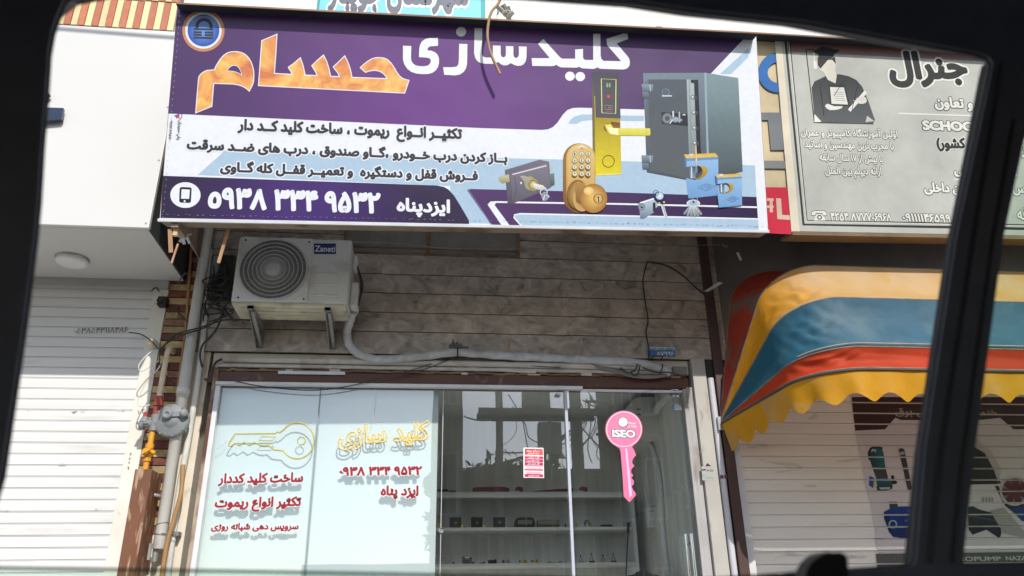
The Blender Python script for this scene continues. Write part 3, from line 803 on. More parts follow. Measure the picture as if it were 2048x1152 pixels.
# purple ground: printed radial glow
def purple_ink(name, c0, c1, cen, rad):
    m = bpy.data.materials.new(name); m.use_nodes = True; n = m.node_tree; N = n.nodes; L = n.links; bs = N['Principled BSDF']
    geo = N.new('ShaderNodeNewGeometry'); d = N.new('ShaderNodeVectorMath'); d.operation = 'DISTANCE'; d.inputs[1].default_value = cen
    L.new(geo.outputs['Position'], d.inputs[0])
    r = N.new('ShaderNodeMapRange'); r.interpolation_type = 'SMOOTHSTEP'; r.inputs['From Max'].default_value = rad; L.new(d.outputs['Value'], r.inputs['Value'])
    mx = N.new('ShaderNodeMixRGB'); mx.inputs[1].default_value = (*c0, 1); mx.inputs[2].default_value = (*c1, 1); L.new(r.outputs[0], mx.inputs[0])
    t = N.new('ShaderNodeTexNoise'); t.inputs['Scale'].default_value = 1.7; t.inputs['Detail'].default_value = 2; L.new(geo.outputs['Position'], t.inputs['Vector'])
    bp = N.new('ShaderNodeBump'); bp.inputs['Strength'].default_value = .25; bp.inputs['Distance'].default_value = .06; L.new(t.outputs['Fac'], bp.inputs['Height']); L.new(bp.outputs[0], bs.inputs['Normal'])
    L.new(mx.outputs[0], bs.inputs['Base Color']); bs.inputs['Roughness'].default_value = .42; bs.inputs['Specular IOR Level'].default_value = .35
    return m
PUR = purple_ink('purple_ink', P_(108, 62, 136), P_(80, 56, 104), s3(870, 215), 1.5)
NAV = purple_ink('navy_ink', P_(66, 38, 112), P_(46, 34, 68), s3(610, 410), .75)
WH = P_(232, 236, 246); LB = P_(172, 198, 220); DK = P_(62, 62, 70); NVP = P_(48, 32, 74)
b = MB()
quad = [PS.px(*q) for q in (BL_, BR_, TR, TL)]
q3 = [PS.w(*q) for q in quad]
b.prism(q3, PS.n * -.03, 0, WH)
face = b.build('sign_panel', PRINT, sign)
A = Art(PS, None, .0006)
z3 = Z(320, 220, 3.103); z5 = Z(960, 130, 3.3883); z4 = Z(780, 40, 3.938); z2 = Z(320, 0, 3.8404)
def zz(z, pts): return [z(*p) for p in pts]
# light blue lower field
A.poly([(449, 302), (700, 308), (960, 315), (1240, 322), (1510, 331), (1516, 458), (900, 446), (900, 372), (395, 350)], LB)
A.poly([(326, 351.5), (874, 371)] + [(888, 374), (897, 379), (908, 391)] + [(920, 410), (938, 441), (938, 448), (321, 436)], None, m=1)
A.poly([(336, 227), (355, 11), (1496, 70), (1420, 149), (1420, 222), (1288, 219)] + zz(z5, [(680, 289), (630, 291), (592, 305), (560, 338), (525, 390), (495, 420), (460, 436), (420, 440), (0, 427)]), None, m=2)
A.poly(zz(z5, [(600, 398), (612, 372), (640, 350), (690, 335), (1110, 345), (1110, 380), (740, 374), (690, 380), (655, 399)]), LB)
A.poly([(1497, 96), (1497, 114), (1462, 148), (1440, 148)], LB)
A.poly([(1494, 71), (1497, 88), (1436, 148), (1421, 148)], WH)
# lower right: navy block with white piping
A.poly([(934, 380), (942, 378), (1240, 385), (1513, 394), (1516, 440), (1050, 432), (1052, 452), (985, 450), (962, 421)], NVP, P_(84, 56, 106), side=True)
A.line([(1514, 414.5), (1240, 408), (990, 404)], 3.4, WH); A.poly([(992, 402.5), (981, 403), (975, 409), (1004, 452), (1020, 452), (989, 410), (992, 406)], WH)
A.poly([(1030, 429.5), (1040, 428), (1300, 434), (1516, 439), (1518, 461), (1044, 452), (1027, 434)], LB)
A.line([(1516, 438), (1300, 433), (1040, 427.5), (1029, 430), (1028, 435), (1043, 452)], 3, WH)
A.line([(936, 379), (962, 418), (983, 450)], 2, P_(120, 120, 160))
bgp = A.mb.build('printed_background', [PRINT, NAV, PUR], sign)
# padlock roundel
A = Art(PS, Z(320, 0, 3.8404), .002)
A.ring(334, 235, 128, 162, P_(205, 140, 95)); A.ring(334, 235, 108, 140, P_(222, 234, 248)); A.ell(334, 235, 122, 122, P_(118, 168, 232), P_(58, 84, 178), n=36)
A.poly([(225, 205), (445, 205), (430, 160), (390, 128), (334, 118), (280, 128), (238, 160)], P_(120, 150, 205), P_(105, 140, 200), sm=0)
gk = P_(58, 66, 82)
A.ring(338, 205, 42, 66, gk, a0=180, a1=360); A.poly([(272, 205), (296, 205), (296, 222), (272, 222)], gk); A.poly([(380, 205), (404, 205), (404, 222), (380, 222)], gk)
for y in (216, 240, 260, 282): A.poly([(258, y), (410, y + 3), (408, y + 19), (257, y + 15)], gk)
A.poly([(322, 236), (344, 236), (344, 280), (322, 280)], P_(110, 150, 225))
A.mb.build('padlock_emblem', PRINT, sign)
# big words, traced outlines
FLAME = None
def flame_ink():
    m = bpy.data.materials.new('flame_ink'); m.use_nodes = True; n = m.node_tree; N = n.nodes; L = n.links; bs = N['Principled BSDF']
    geo = N.new('ShaderNodeNewGeometry'); t = N.new('ShaderNodeTexNoise'); t.inputs['Scale'].default_value = 5.0; t.inputs['Detail'].default_value = 11; t.inputs['Roughness'].default_value = .62; t.inputs['Distortion'].default_value = .8
    L.new(geo.outputs['Position'], t.inputs['Vector']); r = N.new('ShaderNodeValToRGB'); L.new(t.outputs['Fac'], r.inputs[0]); e = r.color_ramp.elements
    e[0].position = .30; e[0].color = (*P_(186, 92, 66), 1); e[1].position = .68; e[1].color = (*P_(248, 210, 125), 1)
    for p, c in ((.42, (218, 130, 78)), (.50, (232, 164, 88)), (.58, (240, 188, 104))):
        k = e.new(p); k.color = (*P_(*c), 1)
    L.new(r.outputs[0], bs.inputs['Base Color']); bs.inputs['Roughness'].default_value = .5; return m
FLAME = flame_ink()
meem = [(278, 862), (286, 760), (300, 600), (306, 585), (318, 570), (338, 555), (360, 545), (420, 540), (432, 512), (445, 490), (465, 458), (490, 430), (515, 412), (545, 402), (590, 400), (618, 405), (645, 416), (665, 432), (682, 452), (697, 478), (708, 510), (716, 545), (718, 580), (716, 620), (708, 650), (685, 695), (665, 677), (640, 662), (605, 649), (560, 642), (500, 640), (410, 637), (402, 730), (395, 815)]
mhole = [(513, 546), (522, 528), (535, 514), (552, 504), (572, 500), (592, 505), (610, 522), (622, 545), (628, 562), (630, 580), (612, 568), (590, 558), (568, 551), (545, 548)]
hessa = [(760, 655), (772, 490), (785, 315), (840, 292), (895, 268), (886, 420), (875, 568), (1018, 575), (1010, 550), (990, 518), (1032, 488), (1077, 450), (1092, 492), (1103, 535), (1112, 580), (1212, 585), (1198, 550), (1170, 505), (1212, 465), (1255, 428), (1278, 475), (1295, 530), (1308, 590), (1385, 593), (1370, 560), (1335, 515), (1375, 478), (1418, 435), (1440, 478), (1455, 520), (1464, 555), (1472, 598), (1748, 608), (1738, 585), (1720, 565), (1700, 550), (1678, 542), (1655, 538), (1635, 538), (1605, 543), (1580, 552), (1562, 538), (1543, 520), (1568, 497), (1600, 472), (1630, 455), (1660, 447), (1690, 446), (1718, 449), (1745, 461), (1770, 485), (1790, 512), (1815, 555), (1836, 585), (1860, 605), (1885, 614), (1908, 620), (1892, 668), (1877, 712)]
A = Art(PS, z2, .002)
for o, h in ((meem, [mhole]), (hessa, [])):
    A.poly(grow(o, 7), WH, holes=[grow(x, -4) for x in h]); A.poly(o, None, holes=h, m=1)
A.mb.build('flame_lettering', [PRINT, FLAME], sign)
A = Art(PS, z4, .002)
kaf = [(1115, 300), (1190, 301), (1258, 300), (1165, 188), (1208, 150), (1340, 295), (1356, 305), (1458, 305), (1458, 232), (1520, 228), (1520, 296), (1525, 308), (1540, 315), (1600, 315), (1600, 108), (1657, 110), (1659, 280), (1664, 305), (1680, 322), (1820, 325), (1710, 198), (1705, 150), (1790, 122), (1868, 95), (1875, 150), (1785, 185), (1868, 282), (1882, 302), (1889, 325), (1888, 352), (1878, 372), (1862, 384), (1840, 390), (1660, 385), (1645, 381), (1632, 373), (1618, 382), (1600, 386), (1520, 381), (1505, 378), (1490, 368), (1478, 374), (1462, 376), (1345, 373), (1328, 366), (1310, 352), (1296, 360), (1275, 364), (1120, 362)]
sa = [(665, 63), (727, 65), (724, 262), (727, 278), (737, 290), (757, 296), (797, 295), (807, 288), (810, 272), (810, 200), (872, 203), (872, 270), (879, 289), (893, 295), (906, 289), (912, 272), (912, 205), (972, 207), (972, 275), (979, 294), (993, 300), (1008, 292), (1015, 275), (1015, 208), (1077, 210), (1075, 295), (1068, 328), (1052, 350), (1030, 360), (1008, 362), (985, 357), (966, 348), (950, 340), (938, 349), (920, 357), (895, 358), (872, 348), (850, 330), (836, 340), (815, 346), (750, 345), (715, 340), (690, 326), (672, 302), (662, 262)]
ze = [(545, 187), (610, 190), (607, 345), (600, 378), (582, 408), (552, 429), (515, 437), (427, 432), (418, 372), (495, 372), (522, 368), (536, 354), (541, 330)]
ye = [(102, 203), (168, 205), (165, 295), (168, 320), (180, 342), (200, 356), (225, 363), (262, 365), (292, 361), (312, 348), (321, 328), (320, 312), (310, 302), (290, 297), (228, 293), (230, 228), (236, 196), (252, 168), (278, 150), (310, 142), (378, 140), (378, 204), (325, 207), (306, 213), (297, 226), (295, 239), (328, 243), (355, 254), (375, 274), (386, 302), (386, 340), (378, 372), (360, 398), (335, 416), (300, 426), (250, 427), (205, 422), (165, 408), (135, 384), (112, 348), (102, 312)]
for o in (kaf, sa, ze, ye): A.poly(grow(o, 2), DK); A.poly(o, P_(236, 240, 250))
for cx, cy, r in ((1417, 443, 38), (1498, 446, 38), (560, 93, 40)): A.ell(cx, cy, r, r * .95, P_(236, 240, 250))
A.mb.build('white_lettering', PRINT, sign)
# service lines
for body, l, r, h in (('تکثیــر انــواع  ریموت ، ساخت کلید کــد دار', (475, 259), (924, 277), 21.5), ('بــاز کردن درب خــودرو ،گــاو صندوق ، درب های ضــد سرقت', (373, 297), (1015, 325), 21.5), ('فــروش قفل و دستگیره  و تعمیــر قفــل کله گــاوی', (440, 342), (956, 360), 21.5)):
    b = MB(); text_on(b, PS, body, l, r, h, off=.056, col=DK, d=.0006, halo=.095, hcol=WH); b.build('service_lettering', PRINT, sign)
b = MB(); text_on(b, PS, '٥۹۳۸ ۳۳۴ ۹۵۳۲', (415, 414), (760, 425), 40, off=.05, col=WH, d=.0006); b.build('phone_number', PRINT, sign)
b = MB(); text_on(b, PS, 'ایزدپناه', (793, 421), (900, 425), 26, off=.045, col=WH, d=.0006); b.build('owner_name', PRINT, sign)
A = Art(PS, z3, .002)
A.ell(158, 528, 94, 80, WH); A.poly([(122, 486), (132, 478), (188, 480), (197, 488), (192, 570), (184, 577), (128, 575), (119, 567)], P_(40, 38, 55)); A.poly([(134, 492), (186, 494), (181, 552), (131, 550)], WH); A.ell(153, 566, 6, 6, WH)
A.mb.build('phone_icon', PRINT, sign)
# printer's imprint on the left edge
A = Art(PS, z2, .002)
A.poly([(105, 890), (150, 872), (135, 905)], P_(70, 110, 190)); A.poly([(120, 905), (150, 872), (150, 918)], P_(200, 60, 110)); A.poly([(128, 908), (150, 918), (145, 905)], P_(240, 220, 60)); A.line([(152, 872), (168, 878), (168, 900), (152, 920)], 6, DK)
def vert_text(mb, body, p0, p1, wpx, off, col):
    """text running down the sign"""
    a = Vector(PS.px(*p0)); c = Vector(PS.px(*p1)); ux = (c - a); wid = ux.length; ux.normalize(); uy = Vector((-ux.y, ux.x))
    bb = bounds(text2d(body, off)); sy = wpx * .0031 / bb[3]
    for q, lv in text2d(body, off): mb.face([PS.w(*(a + ux * ((p[0] - bb[0]) * wid / (bb[1] - bb[0])) + uy * (p[1] * sy)), .0008 + lv * LV) for p in q], 0, col)
vert_text(A.mb, '۰۹۱۱۱۲۸۹۵۷۰', z2(78, 920), z2(66, 1080), 4.5, .03, DK); vert_text(A.mb, 'چاپ مجیدیان', z2(145, 925), z2(132, 1078), 6, .03, DK)
A.mb.build('printer_imprint', PRINT, sign)
# ---- pictures on the sign
g = P_
A = Art(PS, z5, .002)          # rim lock
A.poly([(168, 712), (403, 642), (468, 655), (480, 832), (212, 945), (186, 935)], g(118, 112, 128), g(80, 78, 92))
A.poly([(206, 738), (455, 664), (478, 832), (222, 940)], g(128, 124, 138), g(92, 90, 106)); A.line([(220, 742), (450, 682)], 8, g(215, 215, 225)); A.line([(226, 930), (250, 850), (232, 745)], 3, g(70, 68, 80))
A.poly([(126, 762), (195, 740), (202, 792), (150, 803), (130, 785)], g(205, 200, 160), g(150, 140, 90)); A.poly([(470, 672), (492, 676), (494, 716), (474, 722)], g(190, 190, 190)); A.poly([(470, 738), (503, 732), (506, 812), (478, 826)], g(120, 135, 130), g(70, 84, 82))
A.ell(338, 800, 40, 50, g(225, 220, 180), g(140, 132, 100)); A.poly([(270, 752), (300, 750), (380, 780), (360, 850), (320, 820)], g(175, 170, 150), g(140, 138, 130)); A.ell(362, 812, 36, 42, g(214, 206, 150), g(158, 148, 90)); A.ring(362, 812, 26, 32, g(120, 112, 70))
A.poly([(355, 800), (425, 815), (452, 838), (420, 850), (372, 840)], g(238, 238, 235), g(190, 190, 190)); A.ell(278, 800, 6, 8, g(225, 225, 230))
A.ring(432, 862, 20, 27, g(205, 208, 216)); A.ell(440, 890, 24, 30, g(110, 115, 130), g(160, 165, 178)); A.line([(440, 880), (428, 918)], 9, g(210, 214, 220)); A.line([(450, 880), (470, 896)], 9, g(200, 205, 212))
A.mb.build('rim_lock_picture', PRINT, sign)
A = Art(PS, z5, .0035)         # card lock
A.poly([(757, 45), (945, 53), (952, 362), (775, 355), (765, 640)], g(74, 74, 84), g(92, 92, 102)); A.poly([(757, 45), (776, 212), (784, 748), (765, 720)], g(82, 78, 84), g(140, 124, 60))
A.poly([(776, 356), (950, 364), (958, 738), (784, 748)], g(170, 150, 40), g(226, 208, 40)); A.poly([(784, 742), (958, 734), (958, 741), (784, 750)], g(240, 226, 110)); A.line([(777, 212), (781, 362)], 5, g(190, 170, 80)); A.line([(947, 220), (949, 362)], 4, g(70, 66, 70))
A.line([(822, 94), (921, 99), (919, 329), (826, 325)], 6, g(228, 222, 150), closed=True)
for xx in (861, 878): A.ell(xx, 127, 5, 5, g(130, 190, 120)); A.poly([(xx - 7, 133), (xx + 7, 133), (xx + 4, 152), (xx - 4, 152)], g(130, 190, 120))
A.ell(870, 214, 14, 14, g(250, 90, 110), g(150, 50, 66)); A.line([(846, 273), (897, 276), (896, 304), (846, 301)], 3, g(190, 150, 120), closed=True)
for k in range(3): A.ring(862 + k * 7, 289, 8, 10, g(190, 150, 120), a0=-50, a1=50)
A.line([(850, 316), (896, 318)], 3, g(170, 120, 100))
A.ell(868, 425, 30, 28, g(170, 140, 60), g(120, 96, 40)); A.poly([(886, 385), (948, 392), (948, 432), (895, 432)], g(110, 70, 40), g(150, 110, 40)); A.poly([(845, 405), (885, 402), (905, 428), (1152, 430), (1155, 470), (1148, 480), (935, 478), (880, 472), (862, 450)], g(236, 232, 120), g(208, 200, 60)); A.poly([(862, 420), (900, 428), (935, 430), (938, 476), (882, 466)], g(246, 244, 190)); A.line([(1128, 434), (1128, 478)], 3, g(190, 180, 60))
A.ring(870, 653, 38, 42, g(70, 62, 20))
A.mb.build('card_lock_picture', PRINT, sign)
A = Art(PS, z5, .002)          # safe
A.poly([(1105, 55), (1526, 53), (1550, 790), (1390, 778), (1130, 728)], g(120, 136, 150), g(76, 82, 90)); A.poly([(1526, 53), (1750, 88), (1780, 722), (1548, 790)], g(128, 152, 158), g(72, 82, 88)); A.line([(1526, 53), (1549, 790)], 14, g(150, 172, 186))
A.poly([(1140, 98), (1400, 98), (1420, 772), (1150, 712)], g(84, 92, 102), g(92, 98, 104)); A.poly([(1118, 110), (1140, 100), (1152, 712), (1130, 706)], g(104, 118, 132), g(80, 88, 98))
A.poly([(1428, 102), (1478, 100), (1502, 720), (1475, 740)], g(40, 44, 52)); A.poly([(1400, 98), (1424, 98), (1428, 122), (1450, 124), (1474, 726), (1420, 765)], g(170, 186, 188), g(118, 130, 132)); A.line([(1416, 100), (1440, 740)], 4, g(120, 132, 138))
for x, y in ((1448, 220), (1455, 323), (1458, 428), (1462, 530)): A.ell(x - 6, y, 17, 15, g(178, 190, 196), g(98, 110, 120)); A.ell(x + 12, y + 2, 10, 14, g(70, 78, 90)); A.ell(x - 8, y - 4, 6, 5, g(235, 240, 244))
A.ell(1258, 186, 24, 26, g(98, 110, 128), g(76, 86, 98)); A.ring(1258, 186, 22, 25, g(140, 160, 180)); A.line([(1232, 210), (1300, 210)], 9, g(200, 214, 226))
A.poly([(1230, 320), (1405, 331), (1408, 413), (1233, 397)], g(46, 48, 58)); A.ell(1268, 362, 34, 36, g(60, 64, 74), g(120, 130, 140)); A.ring(1268, 362, 20, 24, g(150, 160, 170)); A.line([(1308, 312), (1310, 385)], 11, g(206, 214, 224)); A.line([(1350, 318), (1352, 390)], 10, g(176, 186, 198)); A.ell(1325, 370, 26, 20, g(190, 204, 218), g(110, 122, 136)); A.line([(1290, 372), (1370, 374)], 14, g(150, 166, 182)); A.line([(1285, 398), (1305, 372)], 7, g(210, 220, 228)); A.line([(1372, 338), (1392, 338)], 9, g(200, 206, 212))
for y in (130, 612):
    A.poly([(1094, y), (1172, y + 2), (1174, y + 50), (1098, y + 48)], g(136, 150, 166), g(96, 106, 118)); A.poly([(1098, y + 50), (1142, y + 52), (1144, y + 98), (1102, y + 96)], g(120, 132, 146), g(84, 92, 104)); A.line([(1150, y + 4), (1156, y + 50)], 8, g(170, 184, 200))
A.mb.build('safe_picture', PRINT, sign)
A = Art(PS, z5, .0048)         # keypad knob lock
def caps(x0, x1, y0, y1, k=10):
    r = (x1 - x0) / 2; c = (x0 + x1) / 2
    return [(c + r * math.cos(math.pi + math.pi * i / k), y0 + r + r * math.sin(math.pi + math.pi * i / k)) for i in range(k + 1)] + [(c + r * math.cos(math.pi * i / k), y1 - r + r * math.sin(math.pi * i / k)) for i in range(k + 1)]
A.poly(caps(562, 782, 530, 1002), g(150, 116, 62), g(132, 88, 40)); A.poly(caps(584, 782, 532, 990), g(214, 180, 110), g(188, 146, 78)); A.poly(caps(594, 772, 542, 900), g(222, 192, 124), g(204, 164, 92))
A.poly(caps(660, 716, 546, 574, 6), g(225, 225, 215)); A.line([(662, 572), (714, 572)], 3, g(150, 140, 110)); A.line([(680, 562), (698, 562)], 6, g(90, 90, 90))
for r, y in enumerate((602, 648, 693, 740)):
    for c, x in enumerate((641, 688, 732)):
        A.ell(x, y, 18, 19, g(240, 238, 228), g(196, 184, 148)); A.ring(x, y, 16, 19, g(150, 128, 80))
        s = ('123', '456', '789', '*0#')[r][c]; A.text(s, z5(x - 5, y + 9), z5(x + 5, y + 9), 5, off=.05, col=g(90, 90, 100), res=1)
A.d = .0066
A.ell(660, 880, 72, 100, g(205, 170, 100), g(132, 92, 46)); A.ell(665, 872, 40, 80, g(120, 86, 48), g(190, 150, 90)); A.ell(690, 910, 60, 85, g(160, 118, 64), g(206, 168, 104)); A.poly([(640, 800), (700, 800), (760, 860), (700, 960), (650, 930)], g(176, 136, 76), g(120, 84, 44))
A.ell(768, 906, 93, 99, g(236, 196, 112), g(160, 112, 52), n=40); A.ell(735, 855, 34, 28, g(248, 222, 160), g(228, 186, 104)); A.ring(800, 908, 28, 34, g(128, 88, 40)); A.ell(800, 908, 28, 31, g(238, 214, 150), g(190, 148, 80)); A.ell(800, 900, 6, 7, g(40, 30, 20)); A.line([(800, 900), (803, 932)], 7, g(40, 30, 20))
A.mb.build('keypad_knob_picture', PRINT, sign)
A = Art(PS, z5, .0052)         # padlocks
def padlock(f, logo):
    pts = lambda L: [f(*p) for p in L]
    A.poly(pts([(1380, 607), (1595, 598), (1614, 622), (1616, 884), (1412, 905), (1396, 766), (1450, 780), (1490, 774), (1524, 754), (1543, 722), (1538, 698), (1516, 684), (1480, 682), (1390, 692)]), g(150, 190, 228), g(112, 158, 208))
    A.poly(pts([(1380, 607), (1594, 597), (1614, 622), (1398, 633)]), g(210, 170, 70), g(236, 200, 100)); A.poly(pts([(1380, 607), (1398, 633), (1400, 690), (1388, 690)]), g(90, 120, 160)); A.poly(pts([(1398, 633), (1614, 622), (1614, 640), (1400, 652)]), g(108, 148, 190))
    A.poly(pts([(1480, 682), (1516, 684), (1538, 698), (1543, 722), (1524, 754), (1490, 774), (1462, 778), (1462, 768), (1490, 758), (1508, 735), (1508, 710), (1498, 694)]), g(196, 164, 60), g(150, 116, 40)); A.poly(pts([(1420, 690), (1458, 690), (1460, 772), (1424, 768)]), g(60, 84, 110), g(130, 150, 170)); A.line(pts([(1432, 692), (1434, 768)]), 9, g(200, 216, 230)); A.ell(*f(1432, 610), 22, 9, g(245, 240, 220), g(190, 180, 140))
    A.line(pts([(1472, 832), (1530, 806), (1592, 822), (1532, 852)]), 3, g(60, 80, 110), closed=True); A.line(pts([(1500, 838), (1506, 820), (1514, 836), (1520, 820), (1532, 820), (1530, 836), (1542, 834), (1544, 818), (1556, 818), (1552, 834), (1566, 826)]), 3, g(60, 80, 110))
padlock(lambda x, y: (x, y), 1); A.d = .0075; padlock(lambda x, y: (1592 + (x - 1380) * .765, 745 + (y - 605) * .745), 0)
A.mb.build('padlock_picture', PRINT, sign)
A = Art(PS, z5, .0028)         # cylinder with blue key, bunch of keys
A.poly([(1068, 942), (1165, 905), (1200, 925), (1205, 960), (1170, 985), (1178, 1000), (1108, 1044), (1084, 1042), (1082, 990)], g(190, 206, 222), g(104, 120, 140)); A.line([(1085, 935), (1180, 905)], 10, g(235, 242, 248)); A.ell(1095, 962, 24, 26, g(150, 165, 182), g(110, 124, 142)); A.line([(1088, 962), (1104, 966)], 10, g(30, 34, 44)); A.poly([(1170, 935), (1188, 930), (1190, 985), (1172, 990)], g(40, 44, 56))
A.line([(1232, 940), (1260, 1032)], 20, g(214, 220, 228)); A.line([(1236, 945), (1262, 1030)], 6, g(150, 158, 170)); A.poly([(1175, 895), (1190, 865), (1225, 862), (1250, 885), (1255, 935), (1238, 945), (1195, 930)], g(30, 48, 110), g(22, 34, 84), sm=2); A.ell(1217, 888, 26, 25, g(230, 238, 248), g(176, 196, 220)); A.ring(1192, 868, 16, 20, g(60, 70, 100)); A.ell(1214, 936, 8, 6, g(220, 190, 40)); A.ell(1246, 930, 7, 7, g(220, 190, 40))
for i, a in enumerate((-40, -24, -8, 8, 22, 36)):
    t = math.radians(a); f = lambda r, o: (1444 + r * math.sin(t) * 1.05 + o * math.cos(t), 940 + r * math.cos(t) - o * math.sin(t))
    A.poly([f(0, -9), f(88, -8), f(96, 0), f(88, 8), f(0, 9)], g(224, 228, 232) if i % 2 else g(188, 194, 202), g(140, 148, 158)); A.line([f(20, 3), f(86, 3)], 3, g(110, 116, 126))
A.ell(1445, 938, 46, 26, g(140, 160, 184), g(206, 220, 234)); A.ring(1456, 912, 14, 19, g(150, 160, 176)); A.ell(1446, 928, 8, 7, g(60, 70, 90))
A.mb.build('keys_picture', PRINT, sign)
# orange glint over the big padlock (printed)
A = Art(PS, z5, .0082); A.poly([(1458, 545), (1464, 545), (1470, 640), (1464, 700), (1460, 640)], g(250, 205, 150), g(246, 190, 120)); A.mb.build('printed_glint', PRINT, sign)
# sign frame: rusty angle iron box and white rolled edge
b = MB()
def onS(px, py, d): return PS.w(*PS.px(px, py), d)
e0, e1, e2, e3 = [PS.px(*q) for q in (BL_, BR_, TR, TL)]
dp = .13
def box_edge(a, c, w0, w1, d0, d1, m):
    A2, B2 = Vector(a), Vector(c); t = (B2 - A2).normalized(); n = Vector((-t.y, t.x))
    L = [A2 + n * w0, B2 + n * w0, B2 + n * w1, A2 + n * w1]
    b.prism([PS.w(q.x, q.y, d0) for q in L], PS.n * (d1 - d0), m)
box_edge(e0, e1, -.016, -.002, -dp, -.004, 0); box_edge(e3, e0, -.004, .012, -dp, -.004, 0); box_edge(e1, e2, -.004, .012, -dp, -.004, 0)
for t in (.18, .5, .82):
    x = e0[0] + (e1[0] - e0[0]) * t; b.prism([PS.w(x, .02, -.03), PS.w(x + .04, .02, -.03), PS.w(x + .04, 1.3, -.03), PS.w(x, 1.3, -.03)], PS.n * -.04, 0)
b.box(SBL.x - .006, SBL.x + .006, -1.06, -.30, 3.54, 4.7)  # side sheet added to keep sun out of the gap by the fascia
b.build('sign_frame', mat('frame_steel', (.23, .17, .12), (.31, .24, .18), 5, .7, bump=.1, dirt=(.15, .085, .05), dscale=4, dlo=.5, dhi=.62), sign)
b = MB(); box_edge((e0[0] - .01, e0[1]), (e1[0] + .005, e1[1]), -.017, -.001, -.012, .006, 0); b.build('bottom_trim', ALU, sign)
b = MB()
for i in range(110):
    t = i / 109 + random.uniform(-.003, .003); p = Vector(e0) + (Vector(e1) - Vector(e0)) * t + Vector((0, .022 + random.uniform(-.003, .003)))
    b.face([PS.w(p.x, p.y, .004), PS.w(p.x + .011, p.y + random.uniform(-.002, .002), .004), PS.w(p.x + .011, p.y + .0022, .0042), PS.w(p.x, p.y + .0022, .0042)])
for i in range(36):
    t = i / 35; p = Vector(e3) + (Vector(e0) - Vector(e3)) * t + Vector((.016, 0)); b.face([PS.w(p.x, p.y, .004), PS.w(p.x + .002, p.y, .004), PS.w(p.x + .002, p.y + .011, .0042), PS.w(p.x, p.y + .011, .0042)])
o = b.build('staples', STEEL, sign)
# lip running over the top of the signs
PL = Plane(PS.o + PS.n * .075, PS.u, PS.v)
a0 = PL.px(352, 8); a1 = PL.px(1560, 70); a2 = (a1[0] + 2.2, a1[1] + (a1[1] - a0[1]) / (a1[0] - a0[0]) * 2.2)
LIP = mat('weathered_ply', (.34, .20, .13), (.24, .14, .09), 7, .75, stretch=(.2, 1, 1), dirt=(.46, .34, .25), dscale=9)
LIPD = mat('lip_shade', (.022, .024, .034), (.016, .017, .024), 7, .8)  # shade under the lip painted as a dark layer
S2 = W(320, 437, -.90)
PS2 = Plane(S2, W(1535, 460, -.90) - S2, (0, -.215, 1))
PL2 = Plane(PS2.o + PS2.n * .075, PS2.u, PS2.v)
b = MB(); c0_ = PL2.px(1512, 67.3); c1_ = PL2.px(1560, 70); c2_ = (c0_[0] + 2.3, c0_[1] + (c1_[1] - c0_[1]) / (c1_[0] - c0_[0]) * 2.3); am = PL.px(1516, 67.5)
for T_, p, q in ((PS, a0, am), (PS2, c0_, c2_)):
    b.prism([T_.w(p[0], p[1] + .001, -.14), T_.w(q[0], q[1] + .001, -.14), T_.w(q[0], q[1] + .011, -.14), T_.w(p[0], p[1] + .011, -.14)], T_.n * .215)
    b.prism([T_.w(p[0], p[1] - .003, -.13), T_.w(q[0], q[1] - .003, -.13), T_.w(q[0], q[1] + .0006, -.13), T_.w(p[0], p[1] + .0006, -.13)], T_.n * .202, 1)
tag(b.build('canopy_board', [LIP, LIPD]), 'thin weathered brown board projecting along the top of the shop signs', 'board')
S2 = W(320, 437, -.90)
PS2 = Plane(S2, W(1535, 460, -.90) - S2, (0, -.215, 1))
# old sign between, cream with blue C and red block
old = thing('faded_sign', PS2.hit(1545, 461), 'narrow strip of faded cream sign with blue ring and red block between two shop signs', 'sign')
b = MB(); L = [PS2.px(*q) for q in ((1440, 459.5), (1586, 462), (1560, 71), (1410, 64))]  # panel extended unseen behind the main sign to keep sun off the marble
CREAM = vcol('faded_vinyl', rough=.6, spec=.2, var=.08, nscale=12, var2=.35)
b.prism([PS2.w(*q, -.012) for q in L], PS2.n * -.02, 0, P_(226, 208, 172)); b.build('sign_panel', CREAM, old)
z6 = Z(1480, 40, 2.5035); A = Art(PS2, z6, -.0105)
A.ring(192, 262, 52, 100, P_(58, 120, 190)); A.poly([(60, 462), (330, 462), (330, 500), (60, 500)], P_(128, 134, 138)); A.poly([(142, 500), (330, 500), (330, 650), (156, 650)], P_(128, 134, 138)); A.poly([(60, 702), (330, 706), (330, 745), (60, 741)], P_(142, 146, 146))
A.poly([(60, 836), (330, 838), (330, 1075), (60, 1064)], P_(222, 52, 78))
for pts in ([(136, 892), (168, 892), (170, 905), (136, 905)], [(150, 905), (164, 905), (166, 962), (150, 962)], [(136, 928), (168, 928), (170, 940), (136, 940)], [(182, 892), (206, 893), (212, 975), (252, 977), (252, 1000), (188, 996)]): A.poly(pts, P_(232, 210, 190))
A.mb.build('printed_fragments', CREAM, old)
